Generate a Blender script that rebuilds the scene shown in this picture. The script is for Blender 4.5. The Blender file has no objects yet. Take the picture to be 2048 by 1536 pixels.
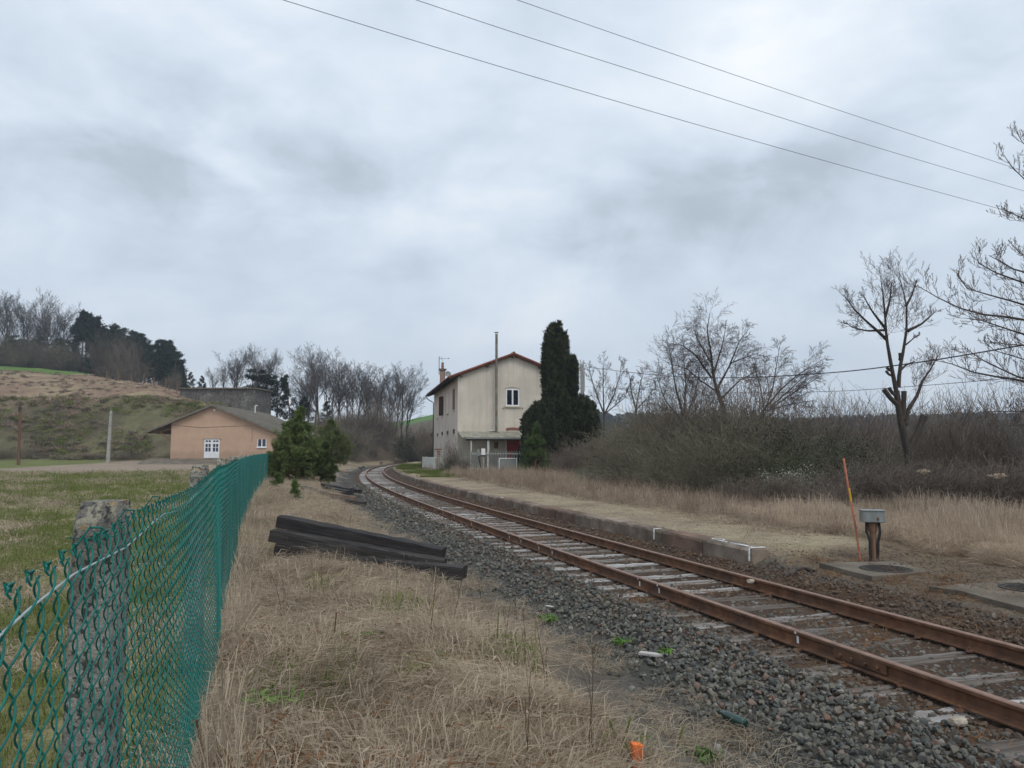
import bpy, math, random
HAZE = 0.0004
import numpy as np
from mathutils import Vector, Matrix, Euler
R = math.radians
col = bpy.context.scene.collection
scene = bpy.context.scene
# ------------------------------------------------------------------ camera
F, PITCH, CZ = 1500.0, 0.0910, 1.92
cam_d = bpy.data.cameras.new('camera'); cam = bpy.data.objects.new('camera', cam_d); col.objects.link(cam)
cam.location = (0, 0, CZ); cam.rotation_euler = (R(90) + PITCH, 0, 0)
cam_d.sensor_width = 36; cam_d.lens = F / 2048 * 36; cam_d.clip_start = .05; cam_d.clip_end = 6000
scene.camera = cam

def ray(px, py):
    a = (px - 1024) / F; b = (768 - py) / F; c, s = math.cos(PITCH), math.sin(PITCH)
    return np.array([a, c - b * s, s + b * c])
def P(px, py, Y=None, z=None):
    d = ray(px, py); t = (z - CZ) / d[2] if z is not None else Y / d[1]
    return d * t + np.array([0, 0, CZ])

# ------------------------------------------------------------------ nodes helpers
class NT:
    def __init__(s, tree): s.t = tree
    def n(s, typ, **kw):
        nd = s.t.nodes.new(typ)
        ins = kw.pop('i', {})
        for k, v in kw.items(): setattr(nd, k, v)
        for k, v in ins.items():
            sock = nd.inputs[k]
            if isinstance(v, bpy.types.NodeSocket): s.t.links.new(v, sock)
            else: sock.default_value = v
        return nd
    def math(s, op, a, b=0.0, clamp=False):
        nd = s.n('ShaderNodeMath', operation=op, use_clamp=clamp, i={0: a, 1: b}); return nd.outputs[0]
    def vmath(s, op, a, b=(0, 0, 0)):
        nd = s.n('ShaderNodeVectorMath', operation=op, i={0: a, 1: b})
        return nd.outputs['Value'] if op in ('DOT_PRODUCT', 'LENGTH') else nd.outputs[0]
    def mix(s, f, a, b, blend='MIX'):
        nd = s.t.nodes.new('ShaderNodeMix'); nd.data_type = 'RGBA'; nd.blend_type = blend
        for k, v in ((0, f), (6, a), (7, b)):
            if isinstance(v, bpy.types.NodeSocket): s.t.links.new(v, nd.inputs[k])
            else: nd.inputs[k].default_value = (*v, 1) if isinstance(v, tuple) and len(v) == 3 else v
        return nd.outputs[2]
    def ramp(s, f, stops):
        nd = s.n('ShaderNodeValToRGB', i={0: f}); e = nd.color_ramp.elements
        while len(e) < len(stops): e.new(.5)
        for k, (p, c) in enumerate(stops): e[k].position = p; e[k].color = (*c, 1) if len(c) == 3 else c
        return nd.outputs[0]

# ------------------------------------------------------------------ world: overcast sky
SUN_EL, SUN_AZ = R(52), R(150)          # azimuth clockwise from +Y
w = bpy.data.worlds.new('World'); scene.world = w; w.use_nodes = True
nt = NT(w.node_tree); w.node_tree.nodes.clear()
tc = nt.n('ShaderNodeTexCoord').outputs['Generated']
sky = nt.n('ShaderNodeTexSky', sky_type='NISHITA', sun_disc=False, sun_elevation=SUN_EL, sun_rotation=SUN_AZ)
sep = nt.n('ShaderNodeSeparateXYZ', i={0: tc})
vs = nt.vmath('MULTIPLY', tc, (1.0, 1.0, 1.75))
n1 = nt.n('ShaderNodeTexNoise', i={'Vector': nt.vmath('ADD', vs, (3.1, 7.7, .4)), 'Scale': 2.7, 'Detail': 10.0, 'Roughness': .56, 'Distortion': .35}).outputs[0]
n2 = nt.n('ShaderNodeTexNoise', i={'Vector': nt.vmath('ADD', vs, (13.1, 2.7, .9)), 'Scale': 6.5, 'Detail': 8.0, 'Roughness': .52, 'Distortion': .4}).outputs[0]
B = nt.math('ADD', .665, nt.math('MULTIPLY', nt.math('SUBTRACT', n1, .5), .95))
B = nt.math('ADD', B, nt.math('MULTIPLY', nt.math('SUBTRACT', n2, .5), .60))
def blob(px, py, rx, ry, amp, rot=0.0):
    """a broad cloud mass in the dome: an elliptical lobe about a direction"""
    d = ray(px, py); d = d / np.linalg.norm(d)
    rt = np.cross(d, [0, 0, 1]); rt /= np.linalg.norm(rt); up = np.cross(rt, d)
    c, s = math.cos(rot), math.sin(rot); a1 = c * rt + s * up; a2 = -s * rt + c * up
    u = nt.math('MULTIPLY', nt.vmath('DOT_PRODUCT', tc, tuple(a1)), F / rx)
    v = nt.math('MULTIPLY', nt.vmath('DOT_PRODUCT', tc, tuple(a2)), F / ry)
    nz = nt.math('ADD', nt.math('MULTIPLY', nt.math('SUBTRACT', n2, .5), 3.2), nt.math('MULTIPLY', nt.math('SUBTRACT', n1, .5), 1.0))
    q = nt.math('ADD', nt.math('ADD', nt.math('MULTIPLY', u, u), nt.math('MULTIPLY', v, v)), nz)
    e = nt.math('EXPONENT', nt.math('MULTIPLY', nt.math('MAXIMUM', q, 0), -1.0))
    fr = nt.math('GREATER_THAN', nt.vmath('DOT_PRODUCT', tc, tuple(d)), 0.0)
    return nt.math('MULTIPLY', nt.math('MULTIPLY', e, amp), fr)
for b in [(430, 350, 400, 120, -.30, .03), (210, 230, 230, 110, -.10, 0), (1440, 390, 380, 95, -.27, .25), (1700, 250, 200, 70, -.06, .6),
          (1490, 110, 180, 110, .26, .2), (620, 90, 420, 90, .06, 0), (60, 230, 150, 150, .10, 0), (1000, 660, 280, 80, .08, 0),
          (680, 520, 260, 70, .12, 0), (840, 530, 70, 34, -.18, .2), (1900, 300, 250, 150, .05, 0), (1280, 500, 170, 45, -.12, 0), (1000, 180, 240, 60, .06, 0)]:
    B = nt.math('ADD', B, blob(*b))
cloud = nt.ramp(B, [(0.0, (2.9, 3.35, 3.8)), (.28, (3.75, 4.3, 4.8)), (.5, (4.8, 5.5, 6.3)), (.68, (5.8, 6.5, 7.3)), (.86, (6.9, 7.45, 8.0)), (1.0, (8.0, 8.3, 8.6))])
hz = nt.math('POWER', nt.math('SUBTRACT', 1.0, nt.math('ABSOLUTE', sep.outputs[2]), True), 9.0)
cloud = nt.mix(nt.math('MULTIPLY', hz, .25), cloud, (4.7, 5.5, 6.6))
mixed = nt.mix(.07, cloud, sky.outputs[0])
bg = nt.n('ShaderNodeBackground', i={0: mixed, 1: .136})
nt.t.links.new(bg.outputs[0], nt.n('ShaderNodeOutputWorld').inputs[0])
sl = bpy.data.lights.new('sun', 'SUN'); sl.energy = 1.5; sl.angle = R(25); sl.color = (1, .96, .9)
so = bpy.data.objects.new('sun', sl); col.objects.link(so)
sd = Vector((math.sin(SUN_AZ) * math.cos(SUN_EL), math.cos(SUN_AZ) * math.cos(SUN_EL), math.sin(SUN_EL)))
so.rotation_euler = sd.to_track_quat('Z', 'Y').to_euler(); so.location = sd * 50
scene.view_settings.view_transform = 'Standard'; scene.view_settings.look = 'None'
scene.view_settings.exposure = 0.0; scene.view_settings.gamma = 1.0
try: scene.cycles.max_bounces = 5; scene.cycles.transparent_max_bounces = 6
except Exception: pass

# ------------------------------------------------------------------ materials
M = {}
def mat(name, stops, scale=5.0, rough=.85, detail=5.0, bump=0.0, bscale=None, big=None, rnd=0.0, metal=0.0, spec=.3, stretch=None, coat=0.0, extra=None, noise_rough=.6, hue=0.0):
    """procedural material: noise through a colour ramp, an optional broad stain, per-object variation, bump"""
    m = bpy.data.materials.new(name); m.use_nodes = True; t = NT(m.node_tree); t.t.nodes.clear()
    co = t.n('ShaderNodeTexCoord').outputs['Object']
    if stretch: co = t.n('ShaderNodeMapping', i={0: co, 3: stretch}).outputs[0]
    nz = t.n('ShaderNodeTexNoise', i={'Vector': co, 'Scale': scale, 'Detail': detail, 'Roughness': noise_rough}).outputs[0]
    v = nz
    oi = t.n('ShaderNodeObjectInfo').outputs['Random']
    if rnd: v = t.math('ADD', nz, t.math('MULTIPLY', t.math('SUBTRACT', oi, .5), rnd))
    c = t.ramp(v, stops)
    if big:
        bs, bc, bf = big
        nb = t.n('ShaderNodeTexNoise', i={'Vector': co, 'Scale': bs, 'Detail': 3.0}).outputs[0]
        c = t.mix(t.math('MULTIPLY', t.ramp(nb, [(.42, (0, 0, 0)), (.62, (1, 1, 1))]), bf), c, bc)
    if extra: c = extra(t, c, co, nz)
    if hue:
        r2 = t.math('FRACT', t.math('MULTIPLY', oi, 17.3))
        c = t.n('ShaderNodeHueSaturation', i={'Hue': t.math('ADD', .5, t.math('MULTIPLY', t.math('SUBTRACT', r2, .5), hue)), 'Value': t.math('ADD', 1.0, t.math('MULTIPLY', t.math('SUBTRACT', r2, .5), hue * 8)), 'Color': c}).outputs[0]
    p = t.n('ShaderNodeBsdfPrincipled', i={'Base Color': c, 'Roughness': rough, 'Metallic': metal, 'Specular IOR Level': spec, 'Coat Weight': coat})
    if bump:
        nb2 = t.n('ShaderNodeTexNoise', i={'Vector': co, 'Scale': bscale or scale * 3, 'Detail': 6.0, 'Roughness': .65}).outputs[0]
        bp = t.n('ShaderNodeBump', i={'Strength': bump, 'Distance': .02, 'Height': nb2}); t.t.links.new(bp.outputs[0], p.inputs['Normal'])
    t.t.links.new(p.outputs[0], t.n('ShaderNodeOutputMaterial').inputs[0]); M[name] = m; return m
def two(a, b, lo=.35, hi=.65): return [(lo, a), (hi, b)]

mat('rust', [(.3, (.075, .036, .021)), (.5, (.145, .068, .036)), (.68, (.22, .112, .058))], 6, .8, bump=.25, bscale=60, big=(1.1, (.07, .045, .034), .5))
mat('rust_head', [(.3, (.14, .075, .048)), (.6, (.25, .145, .10))], 9, .5, bump=.15, bscale=80, spec=.5)
mat('sleeper_wood', [(.18, (.06, .05, .042)), (.35, (.16, .14, .122)), (.48, (.29, .27, .255)), (.64, (.50, .49, .48))], 3.0, .9, bump=.9, bscale=14, stretch=(.35, 7, 4), rnd=.42, big=(1.2, (.09, .062, .042), .7))
mat('creosote', [(.3, (.010, .010, .011)), (.5, (.026, .024, .025)), (.7, (.07, .064, .06)), (.85, (.13, .12, .115))], 3, .7, bump=.9, bscale=16, stretch=(.5, 7, 7), rnd=.2, spec=.3, big=(2.0, (.045, .034, .028), .6))
mat('kerb', [(.3, (.11, .083, .064)), (.5, (.205, .155, .12)), (.7, (.31, .255, .20))], 3, .92, bump=.8, bscale=22, big=(.9, (.095, .08, .058), .6), rnd=.12)
mat('kerb_red', [(.3, (.11, .068, .05)), (.6, (.215, .14, .105))], 3, .92, bump=.8, bscale=22, big=(.9, (.085, .065, .048), .65), rnd=.12)
mat('white_paint', two((.5, .5, .5), (.85, .85, .83)), 15, .7)
def lichen(t, c, co, nz):
    v = t.n('ShaderNodeTexVoronoi', i={'Vector': co, 'Scale': 34.0}); n = t.n('ShaderNodeTexNoise', i={'Vector': co, 'Scale': 42.0, 'Detail': 4.0}).outputs[0]
    z = t.n('ShaderNodeSeparateXYZ', i={0: co}).outputs[2]
    top = t.ramp(t.math('MULTIPLY', t.math('SUBTRACT', z, 1.70), 8.0), [(0, (.15, .15, .15)), (.4, (1, 1, 1))])
    f = t.math('MULTIPLY', t.ramp(n, [(.50, (0, 0, 0)), (.56, (1, 1, 1))]), top)
    c = t.mix(f, c, (.36, .335, .26))
    n2 = t.n('ShaderNodeTexNoise', i={'Vector': co, 'Scale': 31.0, 'Detail': 3.0}).outputs[0]
    f2 = t.math('MULTIPLY', t.ramp(n2, [(.61, (0, 0, 0)), (.68, (1, 1, 1))]), top)
    c = t.mix(f2, c, (.42, .22, .05))
    f3 = t.math('MULTIPLY', t.ramp(t.n('ShaderNodeTexNoise', i={'Vector': co, 'Scale': 60.0, 'Detail': 2.0}).outputs[0], [(.56, (0, 0, 0)), (.64, (1, 1, 1))]), .85)
    return t.mix(f3, c, (.03, .03, .03))
mat('post_concrete', [(.3, (.15, .148, .135)), (.5, (.29, .28, .255)), (.7, (.44, .425, .385))], 22, .95, bump=1.0, bscale=70, big=(5, (.09, .085, .075), .6), extra=lichen, noise_rough=.75)
mat('fence_pvc', two((.003, .102, .084), (.006, .155, .128)), 30, .55, spec=.3)
mat('wire_galv', two((.30, .36, .37), (.48, .54, .54)), 20, .45, metal=.3, spec=.5)
def streak(t, c, co, nz):
    n = t.n('ShaderNodeTexNoise', i={'Vector': t.n('ShaderNodeMapping', i={0: co, 3: (3.2, 3.2, .22)}).outputs[0], 'Scale': 1.0, 'Detail': 6.0, 'Roughness': .65}).outputs[0]
    z = t.n('ShaderNodeSeparateXYZ', i={0: co}).outputs[2]; n2_ = t.n('ShaderNodeTexNoise', i={'Vector': co, 'Scale': 1.6, 'Detail': 5.0}).outputs[0]
    c = t.mix(t.math('MULTIPLY', t.ramp(n, [(.5, (0, 0, 0)), (.72, (1, 1, 1))]), .42), c, (.34, .30, .25))
    return t.mix(t.math('MULTIPLY', t.ramp(t.math('SUBTRACT', t.math('MULTIPLY', z, .6), n2_), [(0, (1, 1, 1)), (.4, (0, 0, 0))]), .45), c, (.25, .22, .17))
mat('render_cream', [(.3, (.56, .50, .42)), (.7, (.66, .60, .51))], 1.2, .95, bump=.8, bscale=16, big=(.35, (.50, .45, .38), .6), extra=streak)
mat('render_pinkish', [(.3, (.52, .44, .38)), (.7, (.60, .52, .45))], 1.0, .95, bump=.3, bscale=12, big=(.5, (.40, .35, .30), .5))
def damp(t, c, co, nz):
    z = t.n('ShaderNodeSeparateXYZ', i={0: co}).outputs[2]; n = t.n('ShaderNodeTexNoise', i={'Vector': co, 'Scale': 1.3, 'Detail': 5.0}).outputs[0]
    f = t.ramp(t.math('SUBTRACT', t.math('ADD', t.math('MULTIPLY', z, .8), .1), n), [(0, (1, 1, 1)), (.35, (0, 0, 0))]); return t.mix(t.math('MULTIPLY', f, .35), c, (.26, .17, .12))
mat('render_orange', [(.3, (.46, .305, .215)), (.7, (.55, .38, .275))], 1.0, .95, bump=.5, bscale=10, big=(.3, (.49, .33, .235), .5), extra=damp)
def tilewave(sx, dark):
    def ex(t, c, co, nz):
        wv = t.n('ShaderNodeTexWave', bands_direction='X', i={'Vector': co, 'Scale': sx, 'Distortion': .4, 'Detail': 1.0}).outputs['Fac']
        return t.mix(t.math('MULTIPLY', t.ramp(wv, [(.0, (1, 1, 1)), (.35, (0, 0, 0))]), .7), c, dark)
    return ex
mat('roof_red', [(.3, (.17, .06, .042)), (.6, (.25, .092, .065)), (.8, (.31, .13, .09))], 3, .9, bump=.4, big=(.8, (.13, .06, .045), .6), rnd=.25)
mat('roof_dark', two((.035, .033, .035), (.07, .065, .065)), 3, .85, bump=.3)
mat('roof_grey', [(.3, (.13, .115, .095)), (.7, (.22, .195, .165))], 2, .93, bump=.6, bscale=9, big=(.4, (.11, .11, .08), .5))
mat('roof_mossy', [(.3, (.27, .25, .20)), (.6, (.42, .40, .34))], 2.5, .93, bump=.4, big=(1.6, (.23, .215, .14), .6))
mat('wood_dark', two((.05, .032, .022), (.10, .062, .04)), 5, .8, stretch=(4, 4, .6), bump=.2)
mat('wood_brown', two((.13, .075, .045), (.22, .13, .08)), 5, .8, stretch=(4, 4, .6), bump=.2)
mat('wood_red', two((.14, .075, .055), (.22, .12, .09)), 5, .85)
mat('pvc_white', two((.68, .69, .70), (.80, .80, .80)), 3, .4, spec=.5)
mat('paint_cream', two((.50, .50, .47), (.62, .62, .58)), 6, .7)
mat('glass_dark', two((.008, .01, .014), (.03, .035, .045)), 1.5, .08, spec=.8)
mat('glass_blue', two((.014, .02, .045), (.03, .04, .075)), 1.5, .1, spec=.7)
mat('metal_grey', [(.3, (.17, .18, .18)), (.7, (.27, .28, .27))], 4, .55, metal=.2, big=(2.5, (.20, .23, .20), .5), bump=.1, stretch=(3, 3, .8))
mat('metal_dark', two((.03, .03, .032), (.07, .068, .066)), 8, .6, metal=.3)
mat('flue_metal', [(.3, (.13, .12, .10)), (.6, (.26, .245, .20)), (.8, (.35, .32, .27))], 3, .6, metal=.1, big=(1.5, (.10, .085, .06), .7), bump=.1)
mat('brick', [(.3, (.17, .065, .045)), (.6, (.28, .11, .075))], 8, .9, bump=.4, extra=lambda t, c, co, nz: t.mix(t.math('MULTIPLY', t.math('SUBTRACT', 1.0, t.n('ShaderNodeTexBrick', i={'Vector': co, 'Color1': (1, 1, 1, 1), 'Color2': (.9, .9, .9, 1), 'Mortar': (0, 0, 0, 1), 'Scale': 9.0}).outputs[0]), .6), c, (.32, .27, .22)))
mat('red_cloth', two((.26, .035, .03), (.36, .06, .045)), 2, .8)
mat('concrete', [(.3, (.125, .105, .08)), (.7, (.22, .19, .15))], 5, .95, bump=.9, bscale=25, big=(1.3, (.095, .075, .055), .8), rnd=.1)
mat('concrete_pole', [(.3, (.27, .26, .235)), (.7, (.40, .385, .35))], 3, .95, bump=.4, bscale=10)
mat('cast_iron', two((.035, .032, .03), (.075, .065, .055)), 20, .7, metal=.4, bump=.8, bscale=60)
mat('pole_wood', two((.10, .052, .035), (.19, .10, .07)), 3, .85, stretch=(4, 4, .4))
mat('rubber', two((.012, .012, .013), (.03, .03, .03)), 10, .6)
mat('orange_paint', [(.3, (.62, .13, .025)), (.7, (.80, .20, .045))], 14, .75, bump=.3, big=(10, (.50, .13, .05), .5))
mat('orange_faded', two((.36, .12, .07), (.50, .19, .115)), 8, .8)
mat('yellow_paint', two((.45, .28, .02), (.6, .4, .05)), 8, .7)
mat('bottle_glass', two((.006, .026, .02), (.012, .045, .036)), 8, .15, spec=.6)
mat('wood_pale', two((.36, .345, .33), (.52, .50, .47)), 3, .9, stretch=(.5, 6, 6), bump=.5)
mat('stone_pale', two((.26, .21, .15), (.46, .41, .34)), 10, .9, bump=.4)
mat('bark', [(.3, (.035, .028, .023)), (.6, (.075, .06, .05)), (.8, (.12, .10, .085))], 7, .95, bump=.7, bscale=18, stretch=(3, 3, .6), rnd=.15)
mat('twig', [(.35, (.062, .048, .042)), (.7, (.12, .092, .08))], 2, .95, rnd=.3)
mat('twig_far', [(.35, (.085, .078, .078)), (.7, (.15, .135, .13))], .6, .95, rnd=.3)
mat('twig_red', [(.35, (.105, .085, .068)), (.7, (.205, .165, .135))], 1.2, .95, rnd=.4)
mat('twig_olive', [(.35, (.095, .085, .058)), (.7, (.205, .185, .13))], 1.2, .95, rnd=.4)
mat('pine_bark', [(.3, (.10, .055, .035)), (.7, (.21, .12, .075))], 4, .95, bump=.4)
mat('needles', [(.3, (.035, .058, .017)), (.55, (.09, .12, .034)), (.75, (.16, .185, .06))], 1.3, .8, rnd=.25, hue=.03)
mat('needles_far', [(.3, (.007, .016, .011)), (.6, (.016, .033, .02)), (.8, (.03, .05, .027))], .35, .9, rnd=.3, hue=.03)
mat('needles_young', [(.3, (.045, .075, .022)), (.6, (.10, .15, .045)), (.8, (.16, .20, .07))], 1.3, .8, rnd=.2)
mat('yew', [(.3, (.014, .02, .011)), (.5, (.036, .045, .022)), (.7, (.085, .08, .038))], 2.2, .85, rnd=.1)
mat('ivy', [(.3, (.02, .03, .010)), (.6, (.05, .062, .022)), (.8, (.10, .115, .045))], 3, .5, rnd=.3)
mat('pale_leaf', [(.3, (.14, .17, .10)), (.7, (.42, .44, .34))], 3, .7, rnd=.3)
mat('weed', [(.3, (.05, .12, .015)), (.7, (.14, .26, .04))], 8, .6, rnd=.3)
def grass_mat(name, stops): 
    m = bpy.data.materials.new(name); m.use_nodes = True; t = NT(m.node_tree); t.t.nodes.clear()
    oi = t.n('ShaderNodeObjectInfo').outputs['Random']; ge = t.n('ShaderNodeNewGeometry')
    wn = t.n('ShaderNodeTexNoise', i={'Vector': ge.outputs['Position'], 'Scale': .9, 'Detail': 3.0}).outputs[0]
    is_ = ge.outputs['Random Per Island']
    v = t.math('ADD', t.math('MULTIPLY', oi, .26), t.math('ADD', t.math('MULTIPLY', is_, .44), t.math('MULTIPLY', t.math('SUBTRACT', wn, .35), .9)))
    c = t.ramp(v, stops)
    d = t.n('ShaderNodeBsdfDiffuse', i={0: c}); tr = t.n('ShaderNodeBsdfTranslucent', i={0: c})
    mx = t.n('ShaderNodeMixShader', i={0: .3, 1: d.outputs[0], 2: tr.outputs[0]})
    t.t.links.new(mx.outputs[0], t.n('ShaderNodeOutputMaterial').inputs[0]); M[name] = m
grass_mat('dry_grass', [(.0, (.14, .115, .07)), (.2, (.225, .18, .125)), (.42, (.41, .335, .25)), (.65, (.49, .405, .305)), (.85, (.57, .485, .375)), (1., (.33, .22, .15))])
grass_mat('pale_grass', [(.0, (.27, .20, .145)), (.35, (.45, .355, .265)), (.8, (.60, .49, .38))])
grass_mat('red_grass', [(.0, (.14, .10, .078)), (.35, (.26, .19, .145)), (.8, (.42, .335, .25))])
grass_mat('green_grass', [(.0, (.08, .105, .03)), (.35, (.155, .19, .058)), (.7, (.225, .24, .095)), (1., (.30, .26, .13))])
grass_mat('moss_green', [(.0, (.07, .095, .025)), (.5, (.13, .165, .045)), (1., (.20, .20, .085))])
grass_mat('rusty_litter', [(.0, (.09, .045, .025)), (.4, (.19, .10, .055)), (.8, (.30, .18, .10))])
def stone_mat():
    m = bpy.data.materials.new('ballast'); m.use_nodes = True; t = NT(m.node_tree); t.t.nodes.clear()
    oi = t.n('ShaderNodeObjectInfo').outputs['Random']; ge = t.n('ShaderNodeNewGeometry')
    c = t.ramp(oi, [(0, (.05, .051, .050)), (.3, (.088, .092, .088)), (.55, (.125, .128, .112)), (.75, (.155, .14, .105)), (.9, (.21, .21, .19)), (.965, (.18, .085, .055)), (1, (.34, .32, .29))])
    n = t.n('ShaderNodeTexNoise', i={'Vector': ge.outputs['Position'], 'Scale': 30.0, 'Detail': 5.0}).outputs[0]
    c = t.mix(t.math('MULTIPLY', n, .5), c, (.105, .105, .09))
    # rust-brown dust close to the rails, carried as an attribute of each scatter point
    at = t.n('ShaderNodeAttribute', attribute_type='INSTANCER', attribute_name='brown').outputs['Fac']
    c = t.mix(at, c, (.10, .058, .036))
    bp = t.n('ShaderNodeBump', i={'Strength': .5, 'Distance': .01, 'Height': n})
    p = t.n('ShaderNodeBsdfPrincipled', i={'Base Color': c, 'Roughness': .85, 'Normal': bp.outputs[0], 'Specular IOR Level': .3})
    t.t.links.new(p.outputs[0], t.n('ShaderNodeOutputMaterial').inputs[0]); M['ballast'] = m
stone_mat()

# ------------------------------------------------------------------ mesh helpers
def tag(o, label=None, cat=None, group=None, kind=None):
    if label: o['label'] = label
    if cat: o['category'] = cat
    if group: o['group'] = group
    if kind: o['kind'] = kind
    return o
def empty(name, loc=(0, 0, 0), rz=0.0, label=None, cat=None, group=None):
    o = bpy.data.objects.new(name, None); o.empty_display_size = .1; col.objects.link(o); o.location = loc; o.rotation_euler = (0, 0, rz)
    return tag(o, label, cat, group)
def mk(name, V, Fc, mats, parent=None, smooth=False, mi=None, loc=None):
    """mesh object from arrays; Fc: (n,3) or (n,4) array, or list of lists"""
    me = bpy.data.meshes.new(name)
    V = np.asarray(V, dtype=np.float32)
    if isinstance(Fc, np.ndarray):
        k = Fc.shape[1]; me.vertices.add(len(V)); me.vertices.foreach_set('co', V.ravel())
        me.loops.add(Fc.size); me.loops.foreach_set('vertex_index', Fc.astype(np.int32).ravel())
        me.polygons.add(len(Fc)); me.polygons.foreach_set('loop_start', np.arange(0, Fc.size, k, dtype=np.int32))
        me.update(calc_edges=True)
    else: me.from_pydata([tuple(map(float, v)) for v in V], [], [tuple(f) for f in Fc])
    for m_ in (mats if isinstance(mats, (list, tuple)) else [mats]): me.materials.append(M[m_] if isinstance(m_, str) else m_)
    if mi is not None: me.polygons.foreach_set('material_index', np.asarray(mi, dtype=np.int32))
    if smooth: me.polygons.foreach_set('use_smooth', np.ones(len(me.polygons), dtype=bool))
    me.update()
    o = bpy.data.objects.new(name, me); col.objects.link(o)
    if parent: o.parent = parent
    if loc is not None: o.location = loc
    return o
class MB:
    def __init__(s): s.v = []; s.f = []; s.m = []
    def add(s, V, Fs, m=0):
        b = len(s.v); s.v += [tuple(map(float, v)) for v in V]; s.f += [tuple(b + i for i in f) for f in Fs]; s.m += [m] * len(Fs); return s
    def box(s, c, d, rz=0.0, m=0, rot=None, bev=0.0):
        x, y, z = [k / 2 for k in d]
        if bev:
            b = bev; pts = []
            for sz in (-1, 1):
                for (X, Y) in ((x, y - b), (x - b, y), (-x + b, y), (-x, y - b), (-x, -y + b), (-x + b, -y), (x - b, -y), (x, -y + b)): pts.append((X, Y, sz * (z - b)))
            top = len(pts)
            for sz in (-1, 1):
                for (X, Y) in ((x - b, y - b), (-x + b, y - b), (-x + b, -y + b), (x - b, -y + b)): pts.append((X, Y, sz * z))
            fs = [(i, (i + 1) % 8, 8 + (i + 1) % 8, 8 + i) for i in range(8)]
            for k, off in ((0, 0), (1, 8)):
                q = top + 4 * k; mp = [0, 0, 1, 1, 2, 2, 3, 3]
                order = [0, 1, 2, 3]
                corner = {0: 0, 1: 0, 2: 1, 3: 1, 4: 2, 5: 2, 6: 3, 7: 3}
                for i in range(8):
                    j = (i + 1) % 8
                    a, bb = q + corner[i], q + corner[j]
                    fs.append((off + i, off + j, bb, a) if a != bb else (off + i, off + j, a))
                fs.append((q, q + 1, q + 2, q + 3))
        else:
            pts = [(sx * x, sy * y, sz * z) for sz in (-1, 1) for sx, sy in ((-1, -1), (1, -1), (1, 1), (-1, 1))]
            fs = [(0, 3, 2, 1), (4, 5, 6, 7), (0, 1, 5, 4), (1, 2, 6, 5), (2, 3, 7, 6), (3, 0, 4, 7)]
        Rm = rot if rot is not None else Matrix.Rotation(rz, 3, 'Z')
        return s.add([Vector(c) + Rm @ Vector(p) for p in pts], fs, m)
    def cyl(s, p0, p1, r0, r1=None, n=10, m=0, caps=True):
        r1 = r0 if r1 is None else r1; p0 = Vector(p0); p1 = Vector(p1); d = (p1 - p0).normalized()
        a = d.orthogonal().normalized(); b = d.cross(a); V = []
        for p, r in ((p0, r0), (p1, r1)): V += [p + (a * math.cos(2 * math.pi * i / n) + b * math.sin(2 * math.pi * i / n)) * r for i in range(n)]
        fs = [(i, (i + 1) % n, n + (i + 1) % n, n + i) for i in range(n)]
        if caps: fs += [tuple(range(n))[::-1], tuple(range(n, 2 * n))]
        return s.add(V, fs, m)
    def tube(s, pts, r, n=6, m=0):
        pts = [Vector(p) for p in pts]; rr = r if isinstance(r, (list, tuple)) else [r] * len(pts); V = []; a = None
        for k, p in enumerate(pts):
            d = (pts[min(k + 1, len(pts) - 1)] - pts[max(k - 1, 0)]).normalized()
            a = d.orthogonal().normalized() if a is None else (a - d * a.dot(d)).normalized()
            b = d.cross(a); V += [p + (a * math.cos(2 * math.pi * i / n) + b * math.sin(2 * math.pi * i / n)) * rr[k] for i in range(n)]
        fs = [(k * n + i, k * n + (i + 1) % n, (k + 1) * n + (i + 1) % n, (k + 1) * n + i) for k in range(len(pts) - 1) for i in range(n)]
        fs += [tuple(range(n))[::-1], tuple(range(len(V) - n, len(V)))]
        return s.add(V, fs, m)
    def lathe(s, prof, c=(0, 0, 0), n=16, m=0, rot=None):
        V = []; Rm = rot or Matrix.Identity(3)
        for r, z in prof: V += [Vector(c) + Rm @ Vector((r * math.cos(2 * math.pi * i / n), r * math.sin(2 * math.pi * i / n), z)) for i in range(n)]
        fs = [(k * n + i, k * n + (i + 1) % n, (k + 1) * n + (i + 1) % n, (k + 1) * n + i) for k in range(len(prof) - 1) for i in range(n)]
        fs += [tuple(range(n))[::-1], tuple(range(len(V) - n, len(V)))]
        return s.add(V, fs, m)
    def prism(s, poly, off, m=0):
        """poly: 3-D outline, off: extrusion vector"""
        n = len(poly); V = [Vector(p) for p in poly] + [Vector(p) + Vector(off) for p in poly]
        return s.add(V, [tuple(range(n))[::-1], tuple(range(n, 2 * n))] + [(i, (i + 1) % n, n + (i + 1) % n, n + i) for i in range(n)], m)
    def build(s, name, mats, parent=None, smooth=False, loc=None):
        o = mk(name, s.v, s.f, mats, parent, smooth, s.m, loc)
        import bmesh
        bm = bmesh.new(); bm.from_mesh(o.data); bmesh.ops.recalc_face_normals(bm, faces=bm.faces); bm.to_mesh(o.data); bm.free()
        return o
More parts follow.
